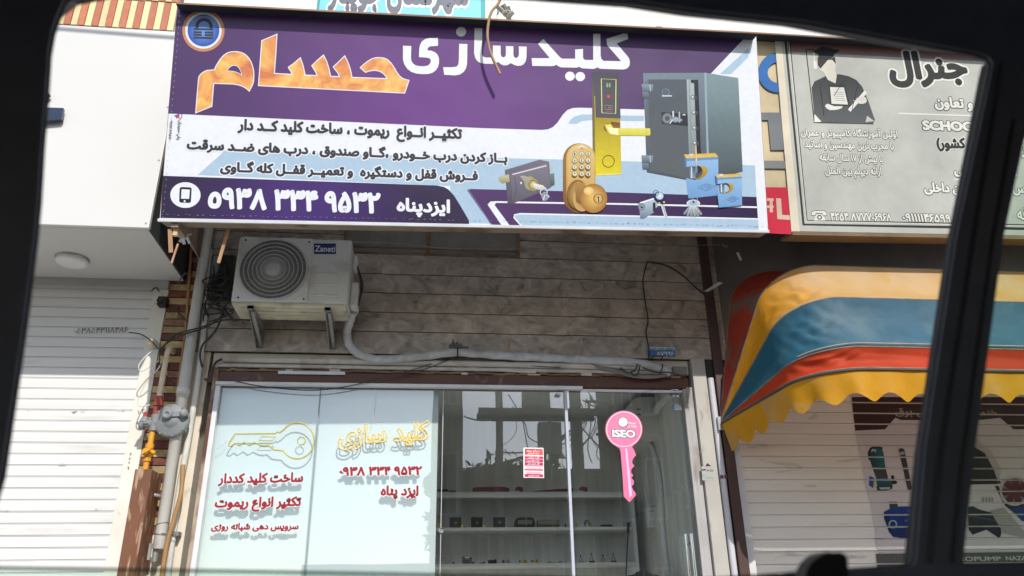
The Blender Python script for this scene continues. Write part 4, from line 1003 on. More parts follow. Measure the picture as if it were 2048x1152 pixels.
# grey school sign on the right
gs = thing('school_sign', PS2.hit(1800, 466), 'grey training school sign with black frame lines and a printed graduate picture', 'sign')
RXT, RXB = PS2.px(1550, 73), PS2.px(1584, 462); ug = PS2.px(2060, 75)
dslope = Vector((a1[0] - a0[0], a1[1] - a0[1])).normalized(); bs_ = (Vector(e1) - Vector(e0)).normalized()
RTR = Vector(RXT) + dslope * 2.1; RBR = Vector(RXB) + bs_ * 2.0
GREYV = vcol('grey_vinyl', rough=.55, spec=.25, var=.05, nscale=14, var2=.22)
b = MB(); b.prism([PS2.w(*q, .0) for q in (RXB, RBR, RTR, RXT)], PS2.n * -.05, 0, P_(196, 198, 191)); b.build('sign_panel', GREYV, gs)
A = Art(PS2, z6, .0006); K = P_(58, 58, 58); KW = P_(238, 238, 230)
def dln(*pts, w, c): A.line(pts, w, c)
A.poly([(172, 82), (205, 82), (300, 1062), (258, 1062)], P_(232, 222, 200))
A.poly([(240, 100), (2000, 190), (2000, 245), (240, 160)], P_(120, 70, 70), P_(150, 130, 124))
dln((1500, 1040), (1090, 1052), w=2, c=K); A.line([(2100, 1060), (1090, 1038), (318, 1024), (226, 88), (700, 108), (1300, 140), (2100, 178)], 13, K); A.line([(2100, 1046), (1090, 1024), (332, 1008), (244, 104), (700, 124), (1300, 156), (2100, 194)], 3, KW); A.line([(2100, 1040), (1090, 1018), (336, 1003), (250, 108), (700, 128)], 5, K)
A.mb.build('printed_border', GREYV, gs)
# the graduate picture (flat print)
A = Art(PS2, z6, .0024)
A.line([(328, 148), (372, 148)], 6, K); A.line([(330, 146), (372, 514), (668, 520)], 5, K)
GW = P_(44, 48, 52)
A.poly([(372, 512), (368, 430), (358, 340), (372, 308), (410, 290), (440, 275), (500, 272), (545, 282), (582, 300), (612, 335), (640, 400), (668, 480), (676, 500), (668, 516), (560, 514)], P_(58, 62, 66), P_(98, 102, 104)); A.poly([(372, 512), (372, 470), (408, 510)], KW); A.poly([(628, 512), (636, 480), (672, 506)], P_(200, 200, 195))
A.poly([(395, 190), (470, 186), (482, 215), (476, 250), (484, 280), (478, 318), (440, 300), (418, 262), (398, 250), (390, 215)], P_(232, 228, 214)); A.poly([(388, 186), (440, 200), (402, 245), (390, 225)], K); A.poly([(440, 200), (475, 184), (480, 222), (462, 200)], K)
A.poly([(358, 158), (412, 134), (500, 152), (440, 196)], GW); A.poly([(392, 176), (470, 168), (468, 186), (440, 200), (394, 194)], GW); A.line([(368, 160), (372, 205)], 5, KW); A.poly([(366, 205), (382, 205), (386, 246), (368, 246)], KW)
A.poly([(442, 322), (526, 326), (552, 432), (452, 426)], K); A.poly([(450, 336), (520, 338), (540, 424), (458, 420)], KW)
for i in range(5): A.line([(470 + i * 2, 362 + i * 10), (518 + i * 2, 364 + i * 10)], 2, P_(150, 150, 146))
A.poly([(425, 432), (440, 420), (470, 432), (512, 432), (500, 446), (450, 452)], KW, sm=2); A.poly([(540, 448), (624, 352), (636, 366), (552, 460)], KW); A.poly([(580, 394), (620, 384), (634, 398), (628, 416), (596, 420)], P_(225, 222, 212), sm=2); A.line([(566, 404), (600, 408)], 4, KW)
A.line([(520, 300), (470, 380)], 3, P_(30, 34, 38)); A.line([(590, 320), (560, 450)], 3, P_(40, 44, 48)); A.line([(400, 320), (420, 480)], 3, P_(40, 44, 48))
A.mb.build('graduate_picture', GREYV, gs)
A = Art(PS2, z6, .0024)
def gt(body, l, r, h, off, c, hc, halo=.04):
    text_on(A.mb, PS2, body, z6(*l), z6(*r), h / 2.5035, off=off, col=c, d=.001, halo=halo, hcol=hc)
gt('جنرال', (748, 290), (1145, 286), 134, .055, K, KW, .05); gt('ن', (1205, 280), (1330, 290), 90, .05, K, KW, .05)
gt('کار و تعاون', (975, 432), (1260, 446), 50, .05, KW, K, .05); gt('SCHOOL', (915, 548), (1215, 556), 46, .06, KW, K, .05); gt('کشور(', (985, 640), (1132, 640), 52, .06, K, KW, .06); gt('مدیریت استانی', (1072, 768), (1390, 786), 46, .05, KW, K, .05); gt('بدون داخلی', (922, 858), (1170, 864), 46, .05, KW, K, .05)
A.line([(795, 468), (1300, 484)], 8, KW); A.line([(1072, 798), (1330, 806)], 5, KW)
gt('اولین آموزشگاه کامپیوتر و عمران', (303, 578), (790, 586), 40, .036, KW, K, .045); gt('با مجرب ترین مهندسین و اساتید', (325, 636), (770, 648), 38, .036, KW, K, .045); gt('با بیش از ۱۷ سال سابقه', (398, 702), (716, 712), 36, .036, KW, K, .045); gt('ارائه دیپلم بین الملل', (426, 770), (710, 774), 40, .036, KW, K, .045)
gt('۴۲۵۴ ۸۷۷۷-۶۹۶۸', (455, 1003), (760, 1007), 40, .036, KW, K, .045); gt('۰۹۱۱۱۱۴۶۵۹۹ - ۰۹۱۱', (815, 1007), (1180, 1016), 40, .036, KW, K, .045)
gt('تلفن کلاس', (1365, 862), (1600, 870), 46, .05, KW, K, .05); gt('فنی حرفه', (1390, 998), (1600, 1004), 60, .03, KW, K); gt('ر', (1405, 668), (1440, 668), 30, .04, KW, K)
A.poly([(358, 962), (375, 954), (420, 954), (434, 964), (434, 980), (416, 980), (412, 968), (380, 968), (376, 980), (356, 978)], KW); A.poly([(376, 984), (384, 972), (408, 972), (420, 984), (428, 1004), (370, 1004)], KW); A.ring(398, 988, 7, 12, K)
A.line([(358, 962), (375, 954), (420, 954), (434, 964), (434, 980), (416, 980), (412, 968), (380, 968), (376, 980), (356, 978)], 2.5, K, closed=True)
A.mb.build('sign_lettering', GREYV, gs)
b = MB()
def seg(a, c, w0, w1, d0, d1):
    A2, B2 = Vector(a), Vector(c); t = (B2 - A2).normalized(); n = Vector((-t.y, t.x))
    b.prism([PS2.w(*(q), d0) for q in (A2 + n * w0, B2 + n * w0, B2 + n * w1, A2 + n * w1)], PS2.n * (d1 - d0))
seg(RXB, RBR, -.026, -.002, -.16, .004)
b.build('sign_frame', mat('ochre_frame', (.22, .15, .085), (.16, .11, .065), 5, .7), gs)
# cyan sign above
PC = facade(-.86)
cy = thing('cyan_sign', W(800, 30, -.86), 'bright cyan sign with grey lettering edged in white, above the purple sign', 'sign')
xl, xr = W(638, 20, -.86).x, W(962, 30, -.86).x; zb2 = W(800, 45, -.86).z
b = MB(); b.box(xl, xr, -.86, -.76, zb2, zb2 + .75, 0, P_(128, 208, 236)); b.box(xl - .012, xl - .001, -.855, -.76, zb2, zb2 + .75, 0, P_(60, 170, 175)); b.box(xr + .001, xr + .03, -.855, -.76, zb2, zb2 + .75, 0, P_(60, 170, 175)); b.build('sign_panel', PRINT, cy)
b = MB(); text_on(b, PC, 'شهرستان جویبار', (655, 3), (938, 8), 62, off=.05, col=P_(112, 116, 128), d=.001, halo=.06, hcol=P_(240, 246, 250)); b.build('sign_lettering', PRINT, cy)
# ------------------------------------------------------------ air conditioner
acf = -.42
c0, c1, c2 = W(463, 603, acf), W(690, 606, acf), W(477, 475, acf)
ax0, ax1, az0, az1 = (c0.x + c2.x) / 2, c1.x + .015, c0.z, W(590, 476, acf).z
ac = thing('air_conditioner', ((ax0 + ax1) / 2, -.28, az0 - .012), 'dusty white outdoor air conditioner unit on wall brackets under the purple sign', 'air conditioner')
ACM = mat('ac_enamel', (.66, .66, .62), (.60, .60, .56), 3, .45, dirt=(.42, .40, .34), dscale=4, dlo=.55, dhi=.8)
b = MB(); b.box(ax0, ax1, acf, acf + .27, az0, az1); b.build('body', ACM, ac, bevel=.014, seg=3)
b = MB(); b.box(ax0 + .006, ax1 - .01, acf + .006, acf + .26, az0 - .016, az0 - .001)
for i in range(3): b.box(ax0 + .05, ax1 - .1 - i * .08, acf + .05 + i * .06, acf + .08 + i * .06, az0 - .020, az0 - .016)
b.build('base_pan', mat('yellowed_tray', (.66, .62, .47), (.55, .51, .39), 8, .6, dirt=(.35, .30, .22), dscale=10), ac, bevel=.004)
gc = W(548, 536, acf); gr = .207
gh = .225; gcx = gc.x; gcz = min(gc.z, az1 - gh - .006)
b = MB(); b.box(gcx - gh + .012, gcx + gh, acf - .012, acf, gcz - gh + .01, gcz + gh); plate = b.build('fan_guard', ACM, ac, bevel=.012, seg=3)
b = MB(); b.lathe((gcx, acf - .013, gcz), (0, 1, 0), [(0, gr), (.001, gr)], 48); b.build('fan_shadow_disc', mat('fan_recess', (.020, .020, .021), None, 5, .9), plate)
GRL = mat('grille_plastic', (.52, .52, .50), None, 6, .5)
b = MB(); fy = acf - .020
for k in range(7):
    r = .048 + (gr - .048) * k / 6
    b.tube([(gcx + r * math.cos(t * math.pi / 24), fy, gcz + r * math.sin(t * math.pi / 24)) for t in range(48)], .0026 if k < 6 else .005, 6, closed=True)
ns = 100
for i in range(ns):
    a = 2 * math.pi * i / ns; P3 = []
    for j in range(6):
        t = j / 5; r = .048 + (gr - .048) * t; aa = a - .55 * t * t
        P3.append((gcx + r * math.cos(aa), fy + .002, gcz + r * math.sin(aa)))
    b.tube(P3, .0016, 4, cap=False)
b.lathe((gcx, fy + .004, gcz), (0, -1, 0), [(0, .045), (.004, .045), (.008, .040), (.009, .001)], 28)
b.build('grille', GRL, plate)
# blades behind the guard
b = MB()
for sx_, sz_ in ((-1, 1), (1, 1), (-1, -1), (1, -1)): b.cyl((gcx + sx_ * gh * .88 + .006, acf - .016, gcz + sz_ * gh * .88), (gcx + sx_ * gh * .88 + .006, acf - .011, gcz + sz_ * gh * .88), .006, 10)
b.build('guard_screws', BLACK, plate)
b = MB()
for i, w in enumerate((.14, .145, .15)):
    p = W(652, 549 + i * 19.5 + i * i * .8, acf); b.tube([(p.x - w / 2, acf - .001, p.z), (p.x + w / 2, acf - .001, p.z)], .007, 8)
b.build('pressed_ribs', ACM, ac)
pa = facade(acf - .002); A = Art(pa, None, .0006)
A.poly([(628, 487), (672, 487), (672, 508), (628, 508)], (.015, .035, .16)); A.text('Zaneti', (629.5, 503), (670, 504), 12, off=.022, col=(.70, .70, .68))
A.mb.build('brand_badge', PRINT, ac)
b = MB(); p0, p1 = W(704, 500, -.30), W(716, 617, -.30)
b.box(ax1 + .0, ax1 + .05, acf + .10, acf + .25, az0 + .03, az0 + .20); b.box(ax1, ax1 + .03, acf + .12, acf + .2, az1 - .16, az1 - .05); b.build('valve_cover', ACM, ac, bevel=.012)
b = MB()
for i in range(3): b.tube(smooth([(ax1 + .03, acf + .14, az1 - .12), (ax1 + .06 + i * .006, acf + .16, az1 - .25), (ax1 + .05, acf + .18, az0 + .06)], False, 6), .005, 6)
b.build('service_cable', CABLE, ac)
GALV = mat('galvanised', (.36, .36, .35), (.25, .25, .25), 9, .5, metal=.5)
for px in (500, 655):
    x = W(px, 612, acf).x
    b = MB(); b.box(x - .018, x + .018, acf + .01, -.03, az0 - .040, az0 - .021); b.box(x - .018, x + .018, acf + .01, acf + .016, az0 - .045, az0 - .0)
    b.prism([(x - .017, acf + .03, az0 - .04), (x - .017, -.03, az0 - .04), (x - .017, -.03, az0 - .17), (x - .017, -.07, az0 - .17)], (.004, 0, 0)); b.bar((x + .012, acf + .03, az0 - .05), (x + .012, -.04, az0 - .16), .02, .012)
    b.box(x - .02, x + .02, -.036, -.03, az0 - .185, az0 - .02); b.build('wall_bracket', GALV, ac)
# wrapped pipe from the unit to the door
HOSE = mat('wrapped_hose', (.56, .57, .58), (.46, .47, .48), 20, .55, bump=.4, bscale=45, dirt=(.30, .30, .29), dscale=6, dlo=.52, dhi=.75)
P3 = pathW([(706, 624, -.22), (699, 645, -.15), (694, 665, -.10), (699, 690, -.07), (718, 708, -.07), (760, 719, -.07), (850, 712, -.07), (915, 705, -.07), (1000, 711, -.06), (1100, 716, -.06), (1200, 721, -.06), (1285, 727, -.06), (1318, 737, -.06), (1340, 746, -.05)], -.07)
b = MB(); b.tube(P3, [.027 + .0022 * math.sin(i * 1.9) + random.uniform(-.001, .001) for i in range(len(P3))], 14)
tag(b.build('insulated_pipe', HOSE), 'white wrapped air conditioner pipe running along the wall above the shop door', 'pipe')
b = MB(); q = W(915, 705, -.07); b.tube([(q.x, q.y + .03 * math.sin(t), q.z + .031 * math.cos(t)) for t in [i * math.pi / 8 for i in range(16)]], .004, 6, closed=True)
q = W(1322, 738, -.06); b.tube([(q.x + .01 * math.cos(t), q.y + .03 * math.sin(t), q.z + .031 * math.cos(t)) for t in [i * math.pi / 8 for i in range(16)]], .004, 6, closed=True)
tag(b.build('cable_tie', BLACK), 'black cable ties round the white wrapped pipe above the shop door', 'cable tie')
# horizontal conduit under the marble
b = MB(); b.tube([(-1.34, -.035, 2.945), (0, -.035, 2.942), (1.62, -.035, 2.935)], .020, 12); b.tube([(-1.36, -.02, 2.910), (1.7, -.02, 2.905)], .014, 8)
tag(b.build('conduit', mat('old_white_pvc', (.60, .58, .54), (.50, .48, .44), 8, .5, dirt=(.34, .29, .24), dscale=6)), 'white plastic conduit running horizontally under the bottom row of marble tiles', 'conduit')
b = MB(); P3 = pathW([(1180, 730, -.04), (1230, 742, -.05), (1270, 752, -.05), (1310, 753, -.05), (1345, 747, -.05), (1368, 746, -.04)], -.05); b.tube(P3, .014, 10)
b.box(*[v for v in (W(1345, 740, -.03).x, W(1372, 740, -.03).x)], -.05, -.01, W(1350, 752).z, W(1350, 737).z)
tag(b.build('grey_hose', mat('grey_rubber', (.22, .21, .20), None, 8, .6)), 'grey hose curving beside the end of the wrapped pipe at the door corner', 'hose')
# number plate
q0, q1 = W(1294, 693, -.034), W(1350, 713, -.034)
npl = thing('number_plate', ((q0.x + q1.x) / 2, -.034, q1.z), 'small blue and white house number plate on the marble above the glass door', 'sign')
b = MB(); b.box(q0.x, q1.x, -.038, -.032, q1.z, q0.z, 0, (.05, .19, .42)); b.build('plate', PRINT, npl)
A = Art(facade(-.0385)); A.poly([(1295, 693.5), (1349, 694), (1349.5, 700), (1295.5, 700)], (.50, .54, .56)); A.text('خیابان امام ۱ کوچه', (1298, 699), (1347, 699), 4, off=.03, col=(.05, .05, .07), res=1); A.text('۵۷۹۹۶', (1314, 711), (1348, 711), 8, off=.03, col=(.6, .64, .66)); A.mb.build('plate_lettering', PRINT, npl)

# ------------------------------------------------------------ pipes at the pier
PVC = mat('weathered_pvc', (.66, .65, .60), (.56, .55, .50), 7, .55, dirt=(.36, .35, .32), dscale=5, dlo=.52, dhi=.7, stretch=(1, 1, .5))
b = MB(); T = lambda px, py, y: W(px, py, y)
px_ = (W(366, 775, -.09).x + W(320, 1090, -.09).x) / 2
zt_, zm_, zl_ = W(385, 420, -.09).z, W(364, 775, -.09).z, W(318, 1098, -.09).z
b.lathe((px_, -.09, zt_), (0, 0, -1), [(0, .034), (zt_ - zm_, .034), (zt_ - zm_ + .001, .040), (zt_ - zm_ + .05, .040), (zt_ - zm_ + .052, .034), (zt_ - zl_ - .002, .034), (zt_ - zl_, .033)], 24)
dpipe = tag(b.build('drainpipe', PVC), 'thick grey white drainpipe with broken lower end beside the brick pier', 'pipe')
b = MB(); b.lathe((px_ - .015, -.085, zl_ + .03), (0, 0, -1), [(0, .018), (.05, .017), (.10, .016)], 14); b.box(px_ - .05, px_ - .034, -.11, -.10, zl_ - .06, zl_ + .03)
tag(b.build('broken_spout', GALV), 'short broken grey pipe stub under the end of the drainpipe', 'pipe')
b = MB(); b.tube(pathW([(420, 500, -.05), (408, 650, -.05), (398, 740, -.05), (380, 860, -.05), (362, 960, -.05), (350, 1040, -.05), (334, 1160, -.05)], -.05), .019, 14)
tag(b.build('conduit', PVC), 'slim white vertical conduit between drainpipe and shop window frame', 'conduit')
b = MB(); b.tube(pathW([(384, 470, -.06), (372, 650, -.06), (356, 775, -.06)], -.06), .010, 8); tag(b.build('brown_pipe', mat('amber_hose', (.36, .20, .07))), 'thin amber brown pipe up the brick pier left of the drainpipe', 'pipe')
b = MB(); b.tube(pathW([(366, 930, -.09), (362, 985, -.11), (346, 1045, -.12), (333, 1090, -.12), (322, 1165, -.12)], -.1), .013, 10)
tag(b.build('orange_hose', mat('amber_hose', (.36, .20, .07), (.28, .15, .05), 9, .45)), 'amber brown hose bending across the drainpipe foot', 'hose')
b = MB()
for py in (1050, 1066):
    q = W(327, py, -.09); b.tube([(px_ + .037 * math.cos(t), -.09 + .037 * math.sin(t), q.z + .012 * math.cos(t + py)) for t in [i * math.pi / 10 for i in range(20)]], .0022, 5, closed=True)
b.tube(pathW([(312, 1068, -.12), (340, 1066, -.12), (352, 1070, -.1)], -.1), .0025, 5); q = W(349, 1068, -.05); b.box(q.x - .012, q.x + .03, -.075, -.01, q.z - .012, q.z + .012)
tag(b.build('wire_tie', GALV), 'thin wire ties and clamp round the foot of the drainpipe', 'wire')
# gas line
gas = thing('gas_regulator', (W(302, 935, -.13).x, -.13, W(302, 935, -.13).z), 'household gas line with grey round regulator and yellow valve on the brick pier', 'gas regulator')
GY = -.13
GREYG = mat('regulator_grey', (.23, .245, .255), (.19, .205, .215), 9, .5, bump=.05, dirt=(.26, .26, .25), dscale=9)
CRP = mat('peeling_cream_pipe', (.62, .52, .36), (.70, .62, .46), 14, .7, dirt=(.36, .17, .10), dscale=9, dlo=.56, dhi=.66)
REDP = mat('red_oxide', (.33, .055, .045), (.26, .05, .04), 12, .6); YEL = mat('gas_yellow', (.72, .34, .02), (.62, .28, .02), 12, .5)
gx = W(304, 880, GY).x
zq = lambda py: W(304, py, GY).z
b = MB(); b.tube([(gx + .004, -.0, zq(692)), (gx + .004, -.08, zq(692)), (gx + .003, -.118, zq(697)), (gx + .002, GY, zq(712)), (gx, GY, zq(795))], .0165, 14); b.build('inlet_pipe', CRP, gas)
b = MB(); b.cyl((gx, GY, zq(793)), (gx, GY, zq(806)), .024, 8); b.cyl((gx, GY, zq(806)), (gx, GY, zq(812)), .030, 8); b.cyl((gx, GY, zq(812)), (gx, GY, zq(836)), .023, 8); b.build('red_union', REDP, gas)
rc = W(342, 840, GY - .03)
b = MB(); b.lathe(rc + Vector((0, .055, 0)), (0, -1, 0), [(0, .055), (.01, .085), (.02, .102), (.034, .104), (.044, .102), (.05, .085), (.056, .05), (.058, .045), (.064, .040), (.066, .002)], 40)
for i in range(8):
    a = i * math.pi / 4 + .2; q = rc + Vector((.095 * math.cos(a), .02, .095 * math.sin(a))); b.cyl(q, q + Vector((0, -.018, 0)), .007, 6)
b.lathe(rc + Vector((-.02, 0, .03)), (0, -1, 0), [(0, .03), (.03, .03), (.035, .026), (.036, .012), (.03, .010), (.03, .001)], 18); b.lathe(rc + Vector((.06, .01, .035)), (.5, -1, .1), [(0, .024), (.045, .024), (.05, .02), (.051, .002)], 16); b.bar(rc + Vector((-.02, -.012, .03)), rc + Vector((.07, -.008, .036)), .02, .03)
b.build('regulator_disc', GREYG, gas)
b = MB(); b.cyl((gx, GY, zq(830)), (gx, GY, zq(862)), .027, 12); b.cyl((gx - .07, GY, zq(848)), (rc.x, GY, zq(846)), .024, 12); b.cyl((gx - .085, GY, zq(850)), (gx - .06, GY, zq(850)), .03, 10); b.cyl((gx - .062, GY, zq(845)), (gx - .062, GY, zq(834)), .032, 14, r2=.018); b.cyl((gx - .062, GY, zq(834)), (gx - .062, GY, zq(825)), .015, 8, m=1); b.box(gx - .1, gx - .03, GY - .03, GY + .02, zq(849), zq(846)); b.build('relief_valve', [GREYG, REDP], gas)
b = MB(); b.cyl((gx - .004, GY, zq(860)), (gx - .010, GY, zq(945)), .0165, 14); b.cyl((gx - .006, GY, zq(888)), (gx - .007, GY, zq(897)), .026, 6); b.lathe((gx - .008, GY, zq(897)), (0, 0, -1), [(0, .02), (.012, .028), (.03, .030), (.045, .026), (.055, .02)], 14); b.cyl((gx - .009, GY, zq(916)), (gx - .009, GY, zq(923)), .025, 6)
b.cyl((gx - .035, GY - .01, zq(906)), (gx + .035, GY - .01, zq(906)), .013, 10); b.cyl((gx - .01, GY - .05, zq(905)), (gx - .01, GY, zq(905)), .018, 8); b.bar((gx - .03, GY - .048, zq(912)), (gx + .02, GY - .048, zq(901)), .018, .008); b.build('yellow_valve', YEL, gas)
# rusty box over the riser
f0, f1 = W(270, 938, -.22), W(304, 939, -.22)
gb = thing('pipe_cover', ((f0.x + f1.x) / 2, -.14, .14), 'tall rusty brown steel box covering the gas riser beside the roller shutter', 'pipe cover')
RUSTB = mat('rusty_brown_paint', (.19, .075, .034), (.145, .056, .026), 6, .5, bump=.12, bscale=40, dirt=(.42, .27, .17), dscale=24, dlo=.53, dhi=.66, stretch=(1.6, 1.6, .3))
b = MB(); b.box(f0.x, f1.x, -.22, -.02, .14, f0.z); b.build('casing', RUSTB, gb, bevel=.004)
q = W(318, 995, -.08); b = MB(); b.tube([(f1.x - .005, -.10, q.z + .012), (f1.x + .03, -.09, q.z + .004), (f1.x + .055, -.04, q.z - .006)], .012, 8); b.build('lug', GALV, gb)
# conduit and tube by the steel column
b = MB(); x = 1.928; b.tube([(x, -.03, W(1420, 757, -.03).z), (x + .002, -.03, 2.2), (x, -.03, 1.0), (x, -.03, .14)], .0225, 14)
tag(b.build('conduit', mat('bluish_pvc', (.60, .60, .64), (.54, .54, .58), 6, .4)), 'pale grey vertical conduit between the white column and the brown post', 'conduit')
b = MB(); b.box(1.91, 1.955, -.052, -.03, W(1440, 955, -.03).z - .01, W(1440, 955, -.03).z + .012); tag(b.build('pipe_clamp', BROWN), 'brown clamp holding the pale conduit to the brown post', 'clamp')
# perforated awning bracket plates on the wall by the awning
b = MB(); a, c = W(1412, 583, -.06), W(1442, 565, -.2); b.bar(a, c, .03, .006); tag(b.build('bracket_strip', ALU), 'pale metal strip jutting from the wall beside the awning top', 'bracket')
b = MB(); q = W(1432, 668, -.05); b.box(q.x - .04, q.x + .04, -.056, -.05, q.z - .09, q.z + .09)
for i in range(3): b.box(q.x - .02, q.x + .02, -.0585, -.0565, q.z - .05 + i * .045, q.z - .044 + i * .045, 1)
tag(b.build('slotted_plate', [mat('grey_plate', (.22, .21, .20), None, 6, .6), BLACK]), 'grey slotted plate on the dark post left of the awning', 'bracket')

# ------------------------------------------------------------ striped awning
pv = W(1439, 846, -.06); L_ = 1.0
aw = thing('awning', (pv.x + 1.2, -.06, pv.z), 'domed canvas awning with yellow, blue and red stripes and scalloped yellow valance', 'awning')
ANG = [88, 55, 34.5, 12.5, 4.8]
LR = [1.12, 1.09, 1.02, 1.0, 1.0]
RC = .30; XE = 3.4
def frame_path(ang, n=26, inset=0.0, L=None):
    a = math.radians(ang)
    l = (L or max(LR[k] for k in range(5) if abs(ANG[k] - ang) < 3)) - inset; pts = []
    sp = .20
    for j in range(15): r = l * (.02 + (1 - RC / l - .02) * j / 14); pts.append((.004 + inset * .3 + sp * r, r))
    x0 = pts[-1][0]; R2 = RC + .06
    for j in range(1, n): t = j / n * math.pi / 2; pts.append((x0 + R2 - R2 * math.cos(t) + sp * .5 * RC * math.sin(t), l - RC + RC * math.sin(t)))
    x1 = x0 + R2 + sp * .5 * RC
    for j in range(25): pts.append((x1 + (XE - x1) * j / 24, l))
    return [(pv.x + x, -.06 - r * math.cos(a), pv.z + r * math.sin(a)) for x, r in pts]
def fabric(name, c1, c2, dirt, dlo, dhi, rough=.6):
    m = mat(name, c1, c2, 4, rough, bump=.45, bscale=13, dirt=dirt, dscale=2.6, dlo=dlo, dhi=dhi, spec=.3)
    n = m.node_tree; b = n.nodes['Principled BSDF']; t = n.nodes.new('ShaderNodeBsdfTranslucent'); x = n.nodes.new('ShaderNodeMixShader'); x.inputs[0].default_value = .36
    n.links.new(b.inputs['Base Color'].links[0].from_socket, t.inputs[0]); n.links.new(b.outputs[0], x.inputs[1]); n.links.new(t.outputs[0], x.inputs[2]); n.links.new(x.outputs[0], n.nodes['Material Output'].inputs[0])
    return m
YELF = fabric('yellow_pvc', (.72, .36, .015), (.64, .30, .01), (.52, .36, .17), .52, .72)
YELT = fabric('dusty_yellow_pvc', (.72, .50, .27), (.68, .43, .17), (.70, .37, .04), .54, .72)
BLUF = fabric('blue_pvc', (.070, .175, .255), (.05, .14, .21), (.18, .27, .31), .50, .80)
def unfaded_shaded_end(m, c, x0, x1):
    """left end of a stripe: unfaded yellow beside the bleached front, blue with side shade painted in"""
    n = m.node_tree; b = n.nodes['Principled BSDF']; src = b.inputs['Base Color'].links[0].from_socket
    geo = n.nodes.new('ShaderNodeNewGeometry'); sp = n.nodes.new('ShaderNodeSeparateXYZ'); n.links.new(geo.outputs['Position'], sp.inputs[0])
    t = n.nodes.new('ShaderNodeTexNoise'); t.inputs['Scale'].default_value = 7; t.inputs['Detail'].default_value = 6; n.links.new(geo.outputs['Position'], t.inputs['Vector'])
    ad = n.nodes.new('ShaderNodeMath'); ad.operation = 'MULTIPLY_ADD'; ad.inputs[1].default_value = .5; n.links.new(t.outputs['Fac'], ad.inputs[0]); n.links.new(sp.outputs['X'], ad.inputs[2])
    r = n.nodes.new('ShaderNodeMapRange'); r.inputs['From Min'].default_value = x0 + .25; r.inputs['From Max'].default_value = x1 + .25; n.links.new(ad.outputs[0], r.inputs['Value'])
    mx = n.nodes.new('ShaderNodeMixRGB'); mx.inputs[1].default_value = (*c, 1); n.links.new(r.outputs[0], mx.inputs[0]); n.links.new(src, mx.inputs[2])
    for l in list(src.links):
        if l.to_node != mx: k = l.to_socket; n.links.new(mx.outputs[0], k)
unfaded_shaded_end(YELT, (.74, .34, .02), pv.x + .18, pv.x + .50); unfaded_shaded_end(BLUF, (.025, .13, .20), pv.x + .12, pv.x + .50)  # blue end: shade of the side painted as dark teal
REDF = fabric('red_pvc', (.62, .065, .018), (.52, .05, .015), (.34, .22, .18), .66, .85)
REDT = fabric('faded_red_pvc', (.44, .062, .035), (.36, .05, .03), (.20, .15, .13), .50, .66)
rn = random.Random(3)
def crease(x, y, z, k):
    return math.sin(x * 31 + z * 17 + k + 2 * math.sin(y * 19)) * math.sin(z * 43 - y * 23 + 2 * k) * .45 + math.sin(x * 13 - z * 29 + y * 9) * .35 + abs(math.sin(x * 47 - z * 38 + y * 61 + 1.5 * math.sin(z * 30 + k))) * .5
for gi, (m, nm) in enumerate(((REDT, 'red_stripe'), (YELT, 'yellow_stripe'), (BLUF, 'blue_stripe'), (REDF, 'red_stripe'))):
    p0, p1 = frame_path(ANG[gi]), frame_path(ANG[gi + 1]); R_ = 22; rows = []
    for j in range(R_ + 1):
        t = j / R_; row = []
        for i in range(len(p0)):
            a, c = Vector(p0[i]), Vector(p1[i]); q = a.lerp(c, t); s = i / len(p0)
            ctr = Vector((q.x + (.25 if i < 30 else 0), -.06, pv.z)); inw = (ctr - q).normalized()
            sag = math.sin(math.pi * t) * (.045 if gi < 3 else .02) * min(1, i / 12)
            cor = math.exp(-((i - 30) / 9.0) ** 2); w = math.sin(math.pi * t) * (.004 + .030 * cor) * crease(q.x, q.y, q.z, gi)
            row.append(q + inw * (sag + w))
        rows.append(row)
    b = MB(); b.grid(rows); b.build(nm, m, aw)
b = MB()
for an in ANG: b.tube(frame_path(an, inset=.004), .0055, 8)
b.build('rib', mat('rib_seam', (.16, .12, .09), (.24, .2, .16), 14, .6), aw)
# pale dusty welt above each front seam
b = MB()
for an in ANG[2:4]: b.tube(frame_path(an + 1.0, L=L_ + .005)[22:], .005, 8)
b.build('seam_welt', mat('dusty_welt', (.36, .33, .28), (.28, .25, .21), 9, .8), aw)
# valance
fp = [Vector(p) for p in frame_path(ANG[-1] - .4)]; acc = 0; rows = [[], [], [], [], []]
dense = smooth(fp, False, 5)
for i, q in enumerate(dense):
    if i: acc += (q - dense[i - 1]).length
    sc = .165 + .022 * math.cos(acc / .20 * 2 * math.pi) - .01 * abs(math.sin(acc / .2 * math.pi))
    nx = (dense[min(i + 1, len(dense) - 1)] - dense[max(i - 1, 0)]); out = Vector((nx.y, -nx.x, 0))
    out = out.normalized() if out.length > 1e-6 else Vector((0, -1, 0))
    sw_ = .012 * math.sin(acc * 9) + .014 * math.sin(acc / .2 * 2 * math.pi)
    for k in range(5):
        t = k / 4; rows[k].append(q + Vector((0, 0, -.006 - sc * t)) - out * (sw_ * t) - out * (.05 * t * (1 - min(1, acc / 1.0))))
b = MB(); b.grid(rows); b.build('valance', YELF, aw)
b = MB(); b.tube([q + Vector((0, -.006, -.006)) for q in fp], .008, 8); b.build('valance_rope', mat('dark_piping', (.08, .06, .05), None, 10, .7), aw)
b = MB(); b.box(pv.x - .015, pv.x + .03, -.075, -.02, pv.z - .05, pv.z + .04); b.build('hinge_bracket', STEEL, aw)

